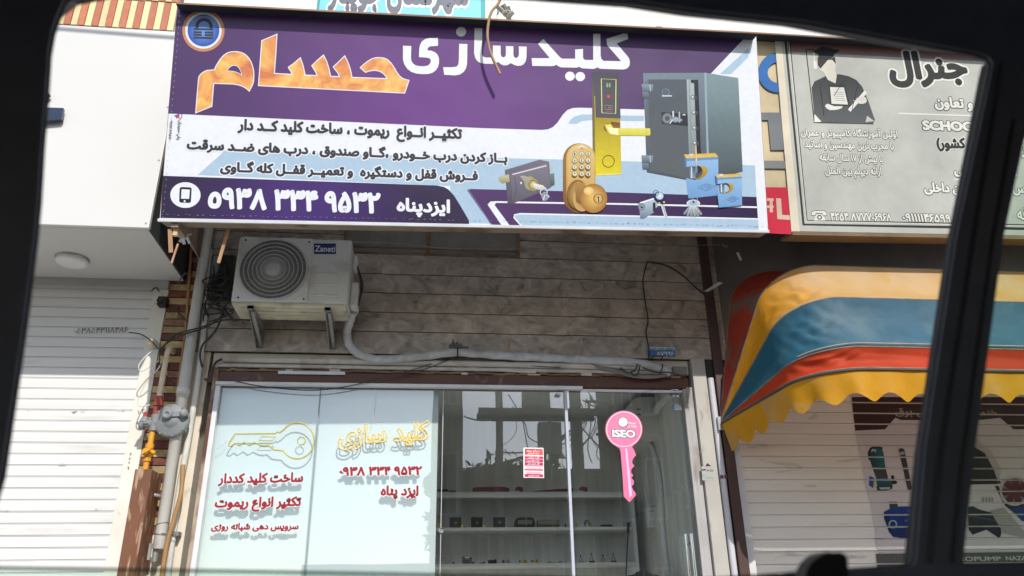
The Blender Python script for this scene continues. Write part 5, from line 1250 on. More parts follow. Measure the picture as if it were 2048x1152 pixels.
# ------------------------------------------------------------ hanging things on the front
def cable(name, pts, y, r, m, label, cat='cable', group=None):
    b = MB(); b.tube(pathW(pts, y), r, 7); return tag(b.build(name, m), label, cat, group)
PHC = Plane(PS.o + PS.n * .085, PS.u, PS.v)
b = MB(); b.tube(smooth([PHC.hit(*q) for q in ((1015, -60), (1000, 0), (984, 22), (977, 45), (975, 75), (982, 108), (1000, 148))], False, 6), .0085, 8); tag(b.build('hanging_cable', mat('tan_sheath', (.46, .29, .16), (.38, .23, .12), 15, .5)), 'tan cable end hanging down in front of the purple sign', 'cable')
b = MB(); b.tube(pathW([(1004, -20, -.80), (998, 18, -.80), (992, 40, -.80)], -.8), .006, 6); tag(b.build('white_cord', WHITEP), 'white cord on the wall right of the cyan sign', 'cable')
b = MB(); q = W(1013, 30, -.80)
for i in range(7): b.bar(q + Vector((random.uniform(-.03, .03), random.uniform(-.02, .02), random.uniform(-.03, .02))), q + Vector((random.uniform(-.07, .07), -.04, random.uniform(-.04, .06))), .03, .012)
tag(b.build('plaster_debris', mat('debris', (.5, .47, .42), None, 12, .9)), 'small lump of broken plaster on the wall above the sign', 'debris')
def lath(p0, p1, y0, y1, w, label):
    a, c = W(*p0, y0), W(*p1, y1); b = MB(); b.bar(a, c, w, .008, up=(0, 1, 0)); return tag(b.build('wooden_lath', mat('split_wood', (.44, .26, .15), (.36, .2, .11), 14, .8, stretch=(3, 3, .4))), label, 'wood strip')
lath((457, 458), (437, 526), -.95, -.93, .018, 'splintered wooden lath hanging under the sign left of the fan'); lath((356, 488), (343, 527), -.97, -.99, .010, 'thin wooden lath hanging lowest at the left sign corner'); lath((340, 458), (342, 505), -1.01, -.99, .022, 'wide splintered lath at the left end of the sign')
b = MB(); q = W(353, 464, -.99); b.box(q.x - .012, q.x + .012, -1.01, -.99, q.z - .03, q.z + .03); tag(b.build('wooden_block', mat('pale_wood', (.62, .44, .24), None, 10, .7)), 'small pale wooden block at the left lower corner of the purple sign', 'wood strip')
b = MB(); a, c = W(350, 446, -1.03), W(366, 468, -.91); b.bar(a, c, .04, .05); tag(b.build('angle_bracket', mat('frame_steel', (.2, .15, .11))), 'rusty angle bracket under the left corner of the purple sign', 'bracket')
b = MB(); q = W(370, 470, -.6)
for i in range(6): b.bar(q + Vector((random.uniform(-.02, .02), 0, random.uniform(-.02, .02))), q + Vector((random.uniform(-.05, .05), .03, random.uniform(-.05, .03))), .02, .004)
tag(b.build('paper_scrap', WHITEP), 'crumpled pale scrap stuck behind the rusty angle bracket', 'scrap')
b = MB(); q0, q1 = W(1475, 505, -.5), W(1482, 520, -.5); b.bar(q0, q1, .012, .012); tag(b.build('bare_pipe_end', WHITEP), 'short white pipe end sticking out over the red awning end', 'pipe')
b = MB(); q = W(1452, 492, -.5); b.tube([q + Vector((-.02, 0, .02)), q + Vector((-.012, 0, -.002)), q + Vector((.006, 0, -.006)), q + Vector((.014, 0, .01))], .004, 6); tag(b.build('hook', GALV), 'grey hook under the right end of the purple sign', 'hook')
# window top service wire, wires over the marble
cable('wall_cable', [(1294, 525), (1286, 560), (1290, 600), (1296, 640), (1292, 665), (1298, 700), (1296, 722)], -.045, .005, CABLE, 'thin dark wire hanging down the marble to the number plate')
cable('wall_cable', [(1294, 523), (1330, 530), (1362, 548), (1395, 578), (1412, 590)], -.045, .006, CABLE, 'dark cable sagging from the marble to the awning post')
cable('wall_cable', [(640, 478, -.45), (700, 483, -.3), (800, 487, -.2), (900, 497, -.1), (1050, 497, -.08), (1200, 493, -.08), (1440, 490, -.1)], -.1, .003, GALV, 'thin pale wire across the top of the marble wall')
cable('wall_cable', [(905, 713), (880, 722), (840, 735), (800, 748)], -.05, .003, CABLE, 'short dark wire slanting left from the pipe to the lintel')
cable('wall_cable', [(950, 712), (1000, 720), (1060, 731), (1120, 735)], -.05, .003, CABLE, 'thin dark wire slanting right under the wrapped pipe')
cable('wall_cable', [(470, 762), (520, 772), (600, 780), (660, 778), (730, 765), (780, 750), (850, 738), (905, 715)], -.06, .0035, CABLE, 'slack dark wire drooping across the top of the window boards')
for k, (pts, lb) in enumerate((([(1296, 720), (1310, 712), (1325, 713), (1322, 718)], 'black wire loop across the number plate'), ([(1240, 735), (1255, 745), (1270, 740), (1275, 728)], 'black wire loop left under the pipe end'), ([(1262, 742), (1266, 750), (1276, 747), (1280, 730)], 'small black wire loop at the pipe end'), ([(1285, 735), (1310, 744), (1340, 745), (1362, 752), (1368, 760)], 'black cable bundle at the door corner'))):
    cable('wire_loop', pts, -.085, .005, CABLE, lb, 'cable', 'loose wires at the door corner')
# tangle of cables by the air conditioner
rt = random.Random(11); lbs = ['fine black cable sagging from the tangle towards the gas pipe', 'black cable looping low beside the air conditioner bracket', 'black cable arching over the brick pier to the cream pipe', 'black cable dropping from the tangle in front of the drainpipe', 'thick black cable end bent beside the window frame corner', 'thin black cable crossing the brick pier diagonally', 'black cable rising towards the soffit corner', 'short black cable at the shutter rail box', 'white looped wire round the cream gas pipe', 'black cable lying along the cream pipe top']
cab = [([(500, 640, -.1), (450, 640, -.1), (400, 655, -.12), (350, 670, -.13), (322, 700, -.15)], .005), ([(500, 632, -.15), (470, 640, -.12), (450, 615, -.1), (465, 600, -.1), (475, 625, -.1), (505, 643, -.1), (520, 640, -.08)], .006), ([(318, 705, -.15), (335, 685, -.14), (370, 668, -.14), (410, 655, -.14), (440, 635, -.13), (448, 620, -.12)], .006), ([(448, 612, -.12), (437, 650, -.13), (420, 675, -.13), (405, 690, -.12), (400, 712, -.12), (405, 735, -.1)], .007), ([(444, 718, -.06), (432, 725, -.06), (424, 740, -.06), (416, 760, -.06), (410, 757, -.06)], .008), ([(336, 625, -.04), (352, 622, -.05), (372, 640, -.1), (390, 660, -.1)], .004), ([(357, 568, -.3), (362, 556, -.4), (372, 546, -.5)], .004), ([(302, 583, -.05), (312, 575, -.05), (318, 583, -.05)], .004), ([(318, 700, -.15), (300, 705, -.17), (278, 730, -.18), (285, 742, -.17), (318, 722, -.15), (318, 735, -.15), (290, 768, -.16), (276, 800, -.16), (280, 812, -.16), (300, 810, -.16)], .0035), ([(258, 665, -.03), (280, 668, -.06), (300, 680, -.1), (318, 702, -.15), (320, 730, -.15), (335, 755, -.06), (354, 773, -.06)], .004)]
for (pts, r), lb in zip(cab, lbs): cable('loose_cable', pts, -.1, r, WHITEP if 'white' in lb else CABLE, lb, 'cable', 'loose cables round the brick pier')
for k in range(9):
    pts = [(rt.uniform(415, 470), rt.uniform(500, 570), rt.uniform(-.12, -.05))]
    for j in range(5): pts.append((rt.uniform(405, 470), 560 + j * 18 + rt.uniform(-14, 14), rt.uniform(-.14, -.06)))
    cable('tangled_cable', pts, -.1, .005, CABLE, 'black cable in the dark tangle left of the air conditioner', 'cable', 'tangled cables left of the air conditioner')
b = MB(); q0, q1 = W(425, 510, -.06), W(465, 600, -.06); b.box(q0.x, q1.x - .02, -.07, -.035, q1.z, q0.z); b.box(q0.x + .02, q0.x + .06, -.1, -.07, q0.z - .15, q0.z - .02, 1); b.build_ = 0
tag(b.build('junction_box', [mat('black_sheet', (.03, .03, .033), (.06, .06, .065), 9, .4), mat('clear_wrap', (.30, .31, .32), None, 9, .3)], bevel=.006), 'dark junction box with plastic wrap behind cable tangle', 'junction box')
b = MB(); q = W(327, 606, -.03); b.box(q.x - .03, q.x + .03, -.07, -.01, q.z - .03, q.z + .035); b.cyl((q.x - .01, -.08, q.z), (q.x - .01, -.05, q.z), .02, 10); tag(b.build('camera_box', BLACK, bevel=.008), 'small black box on the shutter rail above the gas pipe', 'box')
b = MB(); q = W(308, 688, -.05); b.lathe(q, (-.3, -1, .1), [(0, .03), (.03, .028), (.04, .015)], 12); tag(b.build('round_plug', PLAST), 'pale round cap beside the top of the cream gas pipe', 'cap')

# ------------------------------------------------------------ lettering and neon on the shop window
REDA = mat('red_acrylic', (.33, .004, .02), (.29, .004, .018), 5, .3); WHA = mat('white_acrylic', (.74, .74, .74), None, 5, .4)
pg = facade(-.0030)
for nm, body, l, r, h, lb in (('red_lettering', 'ساخت کلید کددار', (436, 966), (606, 963), 19, 'red lettering edged in white, top line on the left window board'), ('red_lettering', 'تکثیر انواع ریموت', (429, 1014), (602, 1011), 19, 'red lettering edged in white, middle line on the left window board'), ('red_lettering', 'سرویس دهی شبانه روزی', (422, 1059), (597, 1058), 13, 'smaller red lettering, lowest line on the left window board'), ('red_lettering', '۰۹۳۸ ۳۳۴ ۹۵۳۲', (678, 951), (844, 949), 17, 'red phone number edged in white on the second window board'), ('red_lettering', 'ایزد پناه', (761, 990), (837, 990), 19, 'red two word name under the phone number on the window')):
    t = thing(nm, pg.hit((l[0] + r[0]) / 2, l[1]), lb, 'lettering', 'red lettering on the window')
    b = MB(); text_on(b, pg, body, l, r, h, off=.13, d=.0004); b.build('backing', WHA, t)
    b = MB(); text_on(b, pg, body, l, r, h, off=.045, d=.0012); b.build('letters', REDA, t)
NEO = mat('unlit_neon_olive', (.56, .47, .06), (.50, .42, .05), 6, .3); NEW = mat('unlit_neon_amber', (.86, .64, .18), (.82, .58, .13), 6, .3)
zk = Z(400, 720, 2.666); pk = facade(-.012)
b = MB()
arc = [(518 + 90 * math.cos(math.radians(a)), 430 + 96 * math.sin(math.radians(a))) for a in range(-142, 150, 8)]
out = [(150, 457), (158, 436), (188, 394), (400, 392), (412, 382), (422, 388)] + arc + [(412, 480), (392, 478), (362, 452), (348, 458), (322, 455), (291, 440), (262, 456), (236, 438), (206, 457), (186, 444), (166, 460)]
b.tube([pk.hit(*zk(*p)) for p in out], .0042, 8, closed=True)
b.tube([pk.hit(*zk(540 + 21 * math.cos(t * .35), 431 + 21 * math.sin(t * .35))) for t in range(18)], .0032, 8, closed=True)
b.tube([pk.hit(*zk(*p)) for p in ((312, 428), (330, 408), (404, 410), (386, 430))], .0025, 8, closed=True)
o = tag(b.build('neon_key', NEO), 'yellow neon tube key outline on the left window board', 'neon sign')
b = MB()
bb = bounds(text2d('کلید سازی', .03)); l, r = zk(738, 447), zk(1224, 420); A3, B3 = Vector(pk.px(*l)), Vector(pk.px(*r)); ux = (B3 - A3); wd = ux.length; ux.normalize(); uy = Vector((-ux.y, ux.x)); sx_ = wd / (bb[1] - bb[0]); sy_ = .118 / bb[3]; x = 0
for ch in shape('کلید سازی'):
    tr, ed, adv, loops = glyph(ch, 3)
    for lp in loops:
        lp = grow(lp, .03 if len(lp) > 2 else 0)
        b.tube([pk.w(*(A3 + ux * ((p[0] + x - bb[0]) * sx_) + uy * (p[1] * sy_))) for p in lp], .0046, 6, closed=True)
    x += adv
tag(b.build('neon_lettering', NEW), 'amber neon tube outline lettering on the second window board', 'neon sign')
b = MB()
b.tube(pathW([(452, 880), (448, 888), (440, 893), (432, 898)], -.006), .0015, 5); tag(b.build('neon_wire', WHITEP), 'fine clear wire at the tip of the neon key', 'cable'); b = MB(); b.tube(pathW([(745, 843), (750, 815), (752, 790), (751, 772)], -.006), .0015, 5)
tag(b.build('neon_wire', WHITEP), 'fine clear wire from the track down to the amber neon lettering', 'cable')
# pink key sign on the glass door
zq6 = Z(860, 740, 2.796); pq = facade(-.030)
key = thing('key_sign', pq.hit(1255, 1000), 'large pink key shaped sign hanging on the glass door', 'sign')
head = [(1083 + 103 * math.cos(math.radians(a)), 333 + 103 * math.sin(math.radians(a))) for a in range(122, 425, 8)]
kout = head + [(1128, 432), (1140, 450), (1150, 478), (1142, 486), (1132, 500), (1128, 520), (1140, 538), (1124, 556), (1122, 575), (1134, 590), (1124, 604), (1138, 622), (1136, 642), (1124, 650), (1134, 672), (1148, 690), (1148, 702), (1114, 740), (1082, 708), (1076, 600), (1066, 470), (1060, 440)]
hole = [(1078 + 28 * math.cos(t * math.pi / 10), 294 + 28 * math.sin(t * math.pi / 10)) for t in range(20)]
b = MB(); b.prism([pq.hit(*zq6(*p)) + Vector((0, -.008, 0)) for p in grow(kout, 5)], (0, .006, 0)); b.build('backing', BLACK, key)
PK = lambda r, g, b_: tuple(lin(v) * 1.9 if lin(v) * 1.9 < .85 else .85 for v in (r, g, b_))
A = Art(pq, zq6, .0275); A.poly(kout, PK(240, 96, 128), PK(232, 86, 116)); A.ring(1083, 333, 95, 98, PK(250, 190, 210)); A.poly([(1090, 440), (1100, 440), (1128, 700), (1114, 715)], PK(250, 140, 178)); A.ell(1078, 294, 29, 29, PK(30, 26, 30)); A.ell(1078, 293, 26, 26, PK(228, 228, 220))
A.text('ISEO', zq6(1018, 374), zq6(1148, 378), 14.5, off=.05, col=PK(240, 238, 236), halo=.06, hcol=PK(60, 40, 50)); A.text('Made', zq6(1108, 305), zq6(1150, 306), 4.6, off=.012, col=PK(250, 190, 205), res=1); A.text('in Italy', zq6(1106, 322), zq6(1154, 323), 4.6, off=.012, col=PK(250, 190, 205), res=1)
A.mb.build('printed_face', PRINT, key)
# red poster
po = thing('poster', pq.hit(1067, 955), 'small red and white printed notice stuck on the shop glass', 'poster')
pp = facade(-.0044); A = Art(pp, zq6, .0012)
A.poly([(522, 434), (635, 437), (638, 604), (523, 602)], PK(226, 196, 206)); A.poly([(530, 440), (630, 442), (632, 476), (530, 474)], PK(196, 40, 44)); A.poly([(610, 442), (630, 442), (631, 480), (612, 462)], PK(220, 70, 60))
for y0, y1, c in ((482, 496, (150, 30, 74)), (498, 514, (150, 30, 74)), (516, 532, (140, 26, 70)), (534, 538, (150, 30, 74)), (553, 562, (160, 50, 90)), (582, 598, (150, 30, 66))): A.poly([(529, y0), (632, y0 + 2), (633, y1 + 2), (529, y1)], PK(*c))
for i, (y, t) in enumerate(((456, 'حراج ویژه'), (470, 'آماده همکاری'), (494, 'کلید سازی'), (511, 'ساخت انواع ریموت'), (528, 'قفل خودرو منزل'), (595, 'خدمات شبانه روزی'))): A.text(t, zq6(540 + (i % 3) * 4, y), zq6(612, y + 1), 3.6, off=.03, col=PK(246, 236, 240), res=1)
for y in (546, 570, 578): A.line([(538, y), (622, y + 2)], 2.5, PK(190, 110, 140))
A.mb.build('printed_face', PRINT, po)
b = MB(); q0, q1 = pp.hit(*zq6(522, 434)), pp.hit(*zq6(638, 603)); b.box(q0.x, q1.x, -.0044, -.0036, q1.z, q0.z); b.build('paper', WHA, po)
# small stickers
A = Art(facade(-.020), Z(1240, 660, 4.8), .0006); A.poly([(520, 715), (560, 712), (590, 740), (596, 768), (524, 768)], (.45, .46, .44)); A.poly([(498, 716), (520, 712), (524, 768), (500, 768)], (.07, .25, .45)); tag(A.mb.build('sticker', PRINT), 'small white and blue sticker in the upper corner of the glass door', 'sticker')
A = Art(facade(-.051), Z(1360, 760, 2.939), .0006); A.poly([(125, 508), (205, 505), (210, 594), (132, 590)], (.42, .41, .38)); A.poly([(148, 508), (160, 488), (184, 506)], (.03, .03, .03)); A.line([(128, 530), (150, 526)], 8, (.03, .03, .04)); A.text('مرکز طب', (1360 + 150 / 2.939, 760 + 534 / 2.939), (1360 + 196 / 2.939, 760 + 536 / 2.939), 5, off=.03, col=(.03, .03, .04), res=1); A.line([(150, 575), (196, 575)], 5, (.2, .35, .4)); A.line([(130, 560), (150, 560)], 8, (.2, .4, .45))
SCR = Art(facade(-.051), Z(1360, 760, 2.939), .0006); SCR.line([(112, 430), (130, 410), (140, 385), (128, 420), (146, 405), (130, 438)], 2, (.35, .33, .31)); tag(SCR.mb.build('pen_scribble', PRINT), 'faint pen scribble on the rusting white column above the torn sticker', 'graffiti'); tag(A.mb.build('sticker', PRINT), 'torn white sticker with black print on the rusting column', 'sticker')

# ------------------------------------------------------------ inside the shop
SHF = mat('shelf_laminate', (.76, .78, .77), (.68, .7, .69), 3, .4)
xs0, xs1 = -.05, 1.62; YF = 1.18
zA, zB, zC = [W(1050, py, YF).z for py in (986, 1057, 1129)]
she = thing('display_shelves', ((xs0 + xs1) / 2, 1.34, .17), 'white display shelving with three visible shelves at the back of the shop', 'shelves')
for zq_ in (zA, zB, zC, zC - .35, zC - .7):
    b = MB(); b.box(xs0, xs1, YF, YB - .002, zq_ - .012, zq_ + .010); b.build('shelf', SHF, she, bevel=.002)
for x in (xs1, ):
    b = MB(); b.box(x + .001, x + .03, YF - .002, YB - .002, .17, zA + .012); b.build('upright', SHF, she, bevel=.002)
b = MB(); b.box(xs0, xs1, YF - .012, YF - .001, zA - .035, zA - .008); b.build('front_rail', SHF, she)
def sit(px, py, z, yy=None): return WZ(px, py, z) if False else Vector((W(px, py, yy or YF + .08).x, yy or YF + .08, z + .0105))
DKG = mat('dark_grey_metal', (.045, .043, .042), (.03, .03, .03), 9, .45, metal=.3); REDT_ = mat('red_tool_paint', (.30, .02, .025), (.24, .015, .02), 8, .4)
# rim locks
p = sit(911, 1050, zB); rl = thing('rim_lock', p, 'dark square rim lock, left of the three on the middle shelf', 'lock', 'rim locks on the middle shelf')
b = MB(); w = .045; b.box(p.x - w, p.x + w, p.y, p.y + .03, p.z, p.z + .085); b.build('case', DKG, rl, bevel=.003)
b = MB(); b.lathe(p + Vector((0, 0, .042)), (0, -1, 0), [(0, .012), (.010, .011), (.012, .002)], 16); b.build('cylinder', BRASS, rl)
b = MB(); b.box(p.x + w, p.x + w + .016, p.y + .006, p.y + .022, p.z + .008, p.z + .026); b.box(p.x - w - .012, p.x - w, p.y + .006, p.y + .022, p.z + .006, p.z + .012); b.build('bolt', BRASS, rl)
copy_thing(rl, sit(954, 1050, zB), 'dark square rim lock, middle of the three on the shelf'); copy_thing(rl, sit(999, 1050, zB), 'dark square rim lock beside the big dark case on the shelf')
p = sit(1050, 1049, zB); cs = thing('gauge_case', p, 'large dark oval lock case with beige label on middle shelf', 'case')
b = MB(); b.prism(smooth([(p.x - .075, p.y, p.z), (p.x - .078, p.y, p.z + .05), (p.x - .06, p.y, p.z + .078), (p.x, p.y, p.z + .083), (p.x + .06, p.y, p.z + .078), (p.x + .078, p.y, p.z + .05), (p.x + .075, p.y, p.z)], False, 3), (0, .05, 0)); b.build('case', mat('brown_black', (.035, .022, .018), None, 9, .4), cs)
b = MB(); b.box(p.x - .055, p.x + .058, p.y - .004, p.y - .001, p.z + .03, p.z + .062); b.build('label_plate', mat('beige_plate', (.34, .27, .17), None, 9, .5), cs)
b = MB(); b.tube([p + Vector((.008, -.006, .075)), p + Vector((.010, -.008, .05)), p + Vector((.012, -.008, .02))], [.006, .004, .003], 8); b.build('key', STEEL, cs)
p = sit(1098, 1050, zB, YF + .15); b = MB(); b.box(p.x - .09, p.x + .085, p.y, p.y + .06, p.z, p.z + .07); b.box(p.x - .088, p.x + .08, p.y - .003, p.y - .001, p.z + .035, p.z + .066, 1); tag(b.build('carton', [mat('grey_carton', (.16, .16, .15), None, 9, .6), mat('beige_card', (.40, .36, .24), None, 9, .6)], bevel=.004), 'flat grey and beige carton behind the dark case', 'carton')
p = sit(877, 1049, zB); b = MB(); b.box(p.x - .012, p.x + .012, p.y, p.y + .03, p.z, p.z + .03); b.lathe(p + Vector((0, 0, .015)), (0, -1, 0), [(0, .009), (.008, .006)], 12); tag(b.build('brass_bolt', BRASS), 'small brass bolt at the left end of the middle shelf', 'bolt')
for px, h, lb in ((1131, .03, 'tiny dark key blank standing left of the door edge'), (1153, .04, 'tiny brass latch standing right of the door edge')):
    p = sit(px, 1050, zB); b = MB(); b.box(p.x - .006, p.x + .006, p.y, p.y + .012, p.z, p.z + h); b.box(p.x - .016, p.x + .016, p.y, p.y + .014, p.z, p.z + .008); tag(b.build('small_latch', BRASS if 'brass' in lb else DKG), lb, 'latch')
p = sit(1174, 1050, zB); lk = thing('knob_lock', p, 'round brass and steel knob lock with hanging key on shelf', 'lock')
b = MB(); b.lathe(p + Vector((.01, .03, .03)), (-.3, -1, .25), [(0, .026), (.012, .028), (.016, .022), (.03, .022), (.034, .026), (.045, .022), (.05, .004)], 18); b.build('barrel', STEEL, lk); b = MB(); b.box(p.x, p.x + .04, p.y, p.y + .04, p.z, p.z + .03); b.build('case', BRASS, lk, bevel=.006); b = MB(); b.lathe(p + Vector((-.004, -.02, .018)), (0, -1, 0), [(0, .010), (.003, .010)], 12); b.bar(p + Vector((-.004, -.022, .01)), p + Vector((-.006, -.022, -.012)), .006, .003); b.build('key', WHA, lk)
p = sit(1212, 1050, zB); b = MB()
for i in range(4): b.tube(smooth([p + Vector((-.05 + i * .02, i * .006, .006)), p + Vector((-.02 + i * .02, .01, .022)), p + Vector((.02 + i * .012, 0, .006))], False, 4), .005, 6)
tag(b.build('chain_lock', mat('dark_bronze', (.10, .07, .05), None, 9, .4, metal=.6)), 'bunch of dark bronze chain at the right end of the middle shelf', 'chain')
# top shelf tools
def tool(px0, px1, lb, wide):
    p0, p1 = sit(px0, 980, zA), sit(px1, 980, zA); L = p1.x - p0.x
    t = thing('bolt_cutter', ((p0.x + p1.x) / 2, p0.y, p0.z), lb, 'tool')
    b = MB(); h = .045 if wide else .018; hole_x = p0.x
    b.prism(smooth([(p0.x, p0.y, p0.z + .002), (p0.x - .008, p0.y, p0.z + h * .5), (p0.x + .01, p0.y, p0.z + h), (p0.x + L * .62, p0.y, p0.z + h * 1.1 + (.0 if wide else .016)), (p0.x + L * .66, p0.y, p0.z + h * .4 + .004), (p0.x + L * .6, p0.y, p0.z + .002)], True, 3), (0, .02, 0)); b.build('handle', REDT_, t)
    b = MB(); b.box(p0.x + L * .64, p0.x + L * .72, p0.y + .003, p0.y + .017, p0.z + .002, p0.z + .04); b.build('pivot', DKG, t); b = MB(); b.bar((p0.x + L * .70, p0.y + .01, p0.z + .032), (p0.x + L * .84, p0.y + .01, p0.z + .034), .006, .006); b.bar((p0.x + L * .70, p0.y + .01, p0.z + .012), (p0.x + L * .9, p0.y + .01, p0.z + .010), .006, .006); b.build('rod', STEEL, t)
    b = MB(); b.prism(smooth([(p1.x - L * .16, p0.y, p0.z + .026), (p1.x - L * .12, p0.y, p0.z + .05), (p1.x - L * .02, p0.y, p0.z + .048), (p1.x, p0.y, p0.z + .03), (p1.x - L * .01, p0.y, p0.z + .006), (p1.x - L * .14, p0.y, p0.z + .004), (p1.x - L * .05, p0.y, p0.z + .022)], True, 3), (0, .02, 0)); b.build('jaw', REDT_, t)
tool(948, 1046, 'wide red bolt cutter lying on the top shelf', True); tool(1069, 1175, 'slim red bolt cutter lying on the top shelf behind the door edge', False)
p0, p1 = sit(868, 980, zA), sit(912, 980, zA); b = MB(); b.box(p0.x - .05, p1.x, p0.y, p0.y + .05, p0.z, p0.z + .022); b.box(p0.x - .02, p1.x - .06, p0.y + .005, p0.y + .045, p0.z + .022, p0.z + .032); tag(b.build('dark_case', mat('navy_black', (.018, .018, .028), None, 9, .5), bevel=.004), 'flat dark case at the left end of the top shelf', 'case')
# bottom shelf
def padl(px, m, lb):
    p = sit(px, 1122, zC); t = thing('padlock', p, lb, 'padlock')
    b = MB(); w, h = .036, .055; b.prism([(p.x - w, p.y, p.z), (p.x + w, p.y, p.z), (p.x + w, p.y, p.z + h), (p.x + w * .55, p.y, p.z + h), (p.x + w * .55, p.y, p.z + h * .68), (p.x - w * .45, p.y, p.z + h * .68), (p.x - w * .45, p.y, p.z + h), (p.x - w, p.y, p.z + h)], (0, .022, 0)); b.build('body', m, t)
    b = MB(); b.tube([(p.x - w * .5, p.y + .011, p.z + h * .88), (p.x + w * .6, p.y + .011, p.z + h * .88)], .006, 10); b.build('shackle_bar', CHROME, t)
    b = MB(); b.box(p.x + w + .004, p.x + w + .02, p.y, p.y + .01, p.z, p.z + .018); b.build('key', BLACK, t)
padl(894, mat('pale_steel', (.42, .46, .50), None, 9, .4, metal=.3), 'pale grey block padlock on the lowest shelf'); padl(934, mat('gunmetal', (.12, .13, .14), None, 9, .4, metal=.4), 'gunmetal block padlock on the lowest shelf')
p = sit(982, 1122, zC); b = MB(); b.cyl(p + Vector((-.022, .01, .016)), p + Vector((.02, .01, .016)), .015, 14); b.cyl(p + Vector((.02, .01, .016)), p + Vector((.042, .01, .02)), .010, 14, r2=.020); tag(b.build('black_torch', BLACK), 'small black torch lying on the lowest shelf', 'torch')
p = sit(963, 1122, zC); b = MB(); b.bar(p + Vector((-.02, 0, .003)), p + Vector((.02, 0, .012)), .012, .008); b.lathe(p + Vector((.02, .0, .010)), (0, -1, 0), [(0, .009), (.006, .008)], 10); tag(b.build('brown_key', mat('brown_metal', (.16, .08, .06), None, 9, .5)), 'small brown key beside the black torch', 'key')
for px, m, lb in ((1016, STEEL, 'steel cylinder lock on the lowest shelf'), (1050, BRASS, 'brass cylinder lock, left of two, on the lowest shelf'), (1074, BRASS, 'brass cylinder lock next to the blue bits on the lowest shelf')):
    p = sit(px, 1122, zC); t = thing('cylinder_lock', p, lb, 'cylinder lock'); b = MB(); b.box(p.x - .024, p.x + .024, p.y, p.y + .018, p.z + .002, p.z + .018); b.cyl(p + Vector((-.026, .009, .018)), p + Vector((.026, .009, .018)), .010, 14); b.build('barrel', m, t); b = MB(); b.box(p.x - .004, p.x + .004, p.y - .003, p.y + .02, p.z + .004, p.z + .03); b.build('cam', DKG, t)
    b = MB(); b.lathe(p + Vector((-.036, .009, .018)), (0, -1, 0), [(0, .011), (.004, .011)], 12); b.build('key_bow', CHROME if m is BRASS else DKG, t)
for px in (1102, 1124): p = sit(px, 1122, zC); b = MB(); b.box(p.x - .035, p.x + .035, p.y, p.y + .03, p.z, p.z + .010); b.box(p.x - .02, p.x + .0, p.y, p.y + .03, p.z + .010, p.z + .016); tag(b.build('key_pack', mat('bluish_bits', (.16, .18, .26), (.26, .28, .32), 60, .5)), 'small blue grey pack of key blanks on the lowest shelf', 'pack', 'packs of key blanks')
kl = ['gold based wire key hook, leftmost of four on the lowest shelf', 'green based wire key hook, second of four on the shelf', 'gold based wire key hook, third of four on the shelf', 'red based wire key hook, last on the lowest shelf']
for i, px in enumerate((1162, 1184, 1207, 1228)):
    p = sit(px, 1122, zC); t = thing('key_stand', p, kl[i], 'key hook', 'key hooks on the lowest shelf'); b = MB(); b.box(p.x - .02, p.x + .022, p.y, p.y + .02, p.z, p.z + .016); b.build('base', (BRASS, DKG, BRASS, REDT_)[i], t, bevel=.003); b = MB(); b.tube([p + Vector((-.014, .01, .016)), p + Vector((-.002, .01, .055 + .012 * (i % 2))), p + Vector((.014, .01, .016))], .0026, 6); b.lathe(p + Vector((-.002, .006, .056 + .012 * (i % 2))), (0, -1, 0), [(0, .006), (.004, .006)], 10); b.build('wire_hook', DKG, t)
# wall unit, trunking, adapter
q0, q1 = WX(1268, 818, 1.70), WX(1300, 880, 1.70)
iu = thing('indoor_unit', (1.66, q0.y, W(1280, 880, q0.y).z), 'white indoor air conditioner unit seen on side wall behind the glass door', 'air conditioner')
yy = .95; zt2, zb3 = W(1280, 818, yy).z, W(1280, 892, yy).z
b = MB(); b.prism(smooth([(1.734, yy - .35, zb3), (1.60, yy - .35, zb3 + .02), (1.54, yy - .35, zb3 + .10), (1.55, yy - .35, zt2 - .03), (1.60, yy - .35, zt2), (1.734, yy - .35, zt2)], False, 3), (0, .7, 0)); b.build('casing', WHITEP, iu)
b = MB()
for i in range(4): b.box(1.57, 1.60, yy - .352, yy - .3502, zb3 + .08 + i * .04, zb3 + .088 + i * .04)
b.build('side_slots', DKG, iu)
b = MB(); b.tube(smooth([WX(1345, 785, 1.715), WX(1318, 812, 1.715), WX(1309, 830, 1.715), WX(1310, 870, 1.715), WX(1297, 878, 1.715), WX(1308, 910, 1.715), WX(1320, 970, 1.715), WX(1324, 1050, 1.715), WX(1335, 1150, 1.715)], False, 6), [.03] * 18 + [.022] * 31, 10)
tag(b.build('interior_pipe', WHITEP), 'white wrapped pipe down the side wall inside the glass door', 'pipe')
y_a = WX(1303, 1035, 1.71).y; q0, q1 = W(1292, 1014, y_a), W(1318, 1055, y_a)
va = thing('voltage_protector', ((q0.x + q1.x) / 2, y_a, q1.z), 'white plug-in voltage protector box on the interior side wall', 'adapter')
b = MB(); b.box(q0.x, q1.x, y_a - .01, y_a + .05, q1.z, q0.z); b.build('case', WHITEP, va, bevel=.012, seg=3)
b = MB()
for i in range(3): b.box(q0.x + .02 + i * .012, q0.x + .027 + i * .012, y_a - .012, y_a - .0105, q0.z - .035, q0.z - .028)
b.build('indicator', BLACK, va); b = MB(); b.tube(smooth([W(1300, 860, y_a), W(1292, 940, y_a), W(1290, 980, y_a), W(1296, 1014, y_a)], False, 5), .005, 6); b.tube(smooth([W(1309, 1056, y_a), W(1312, 1066, y_a), W(1308, 1075, y_a)], False, 5), .004, 6); b.build('lead', WHITEP, va)
b = MB(); q = WX(1376, 1013, 1.733); b.lathe(q, (-1, 0, 0), [(0, .02), (.006, .02), (.01, .015)], 16); tag(b.build('round_socket', WHITEP), 'small round white cap on the interior side wall by the door', 'cap')
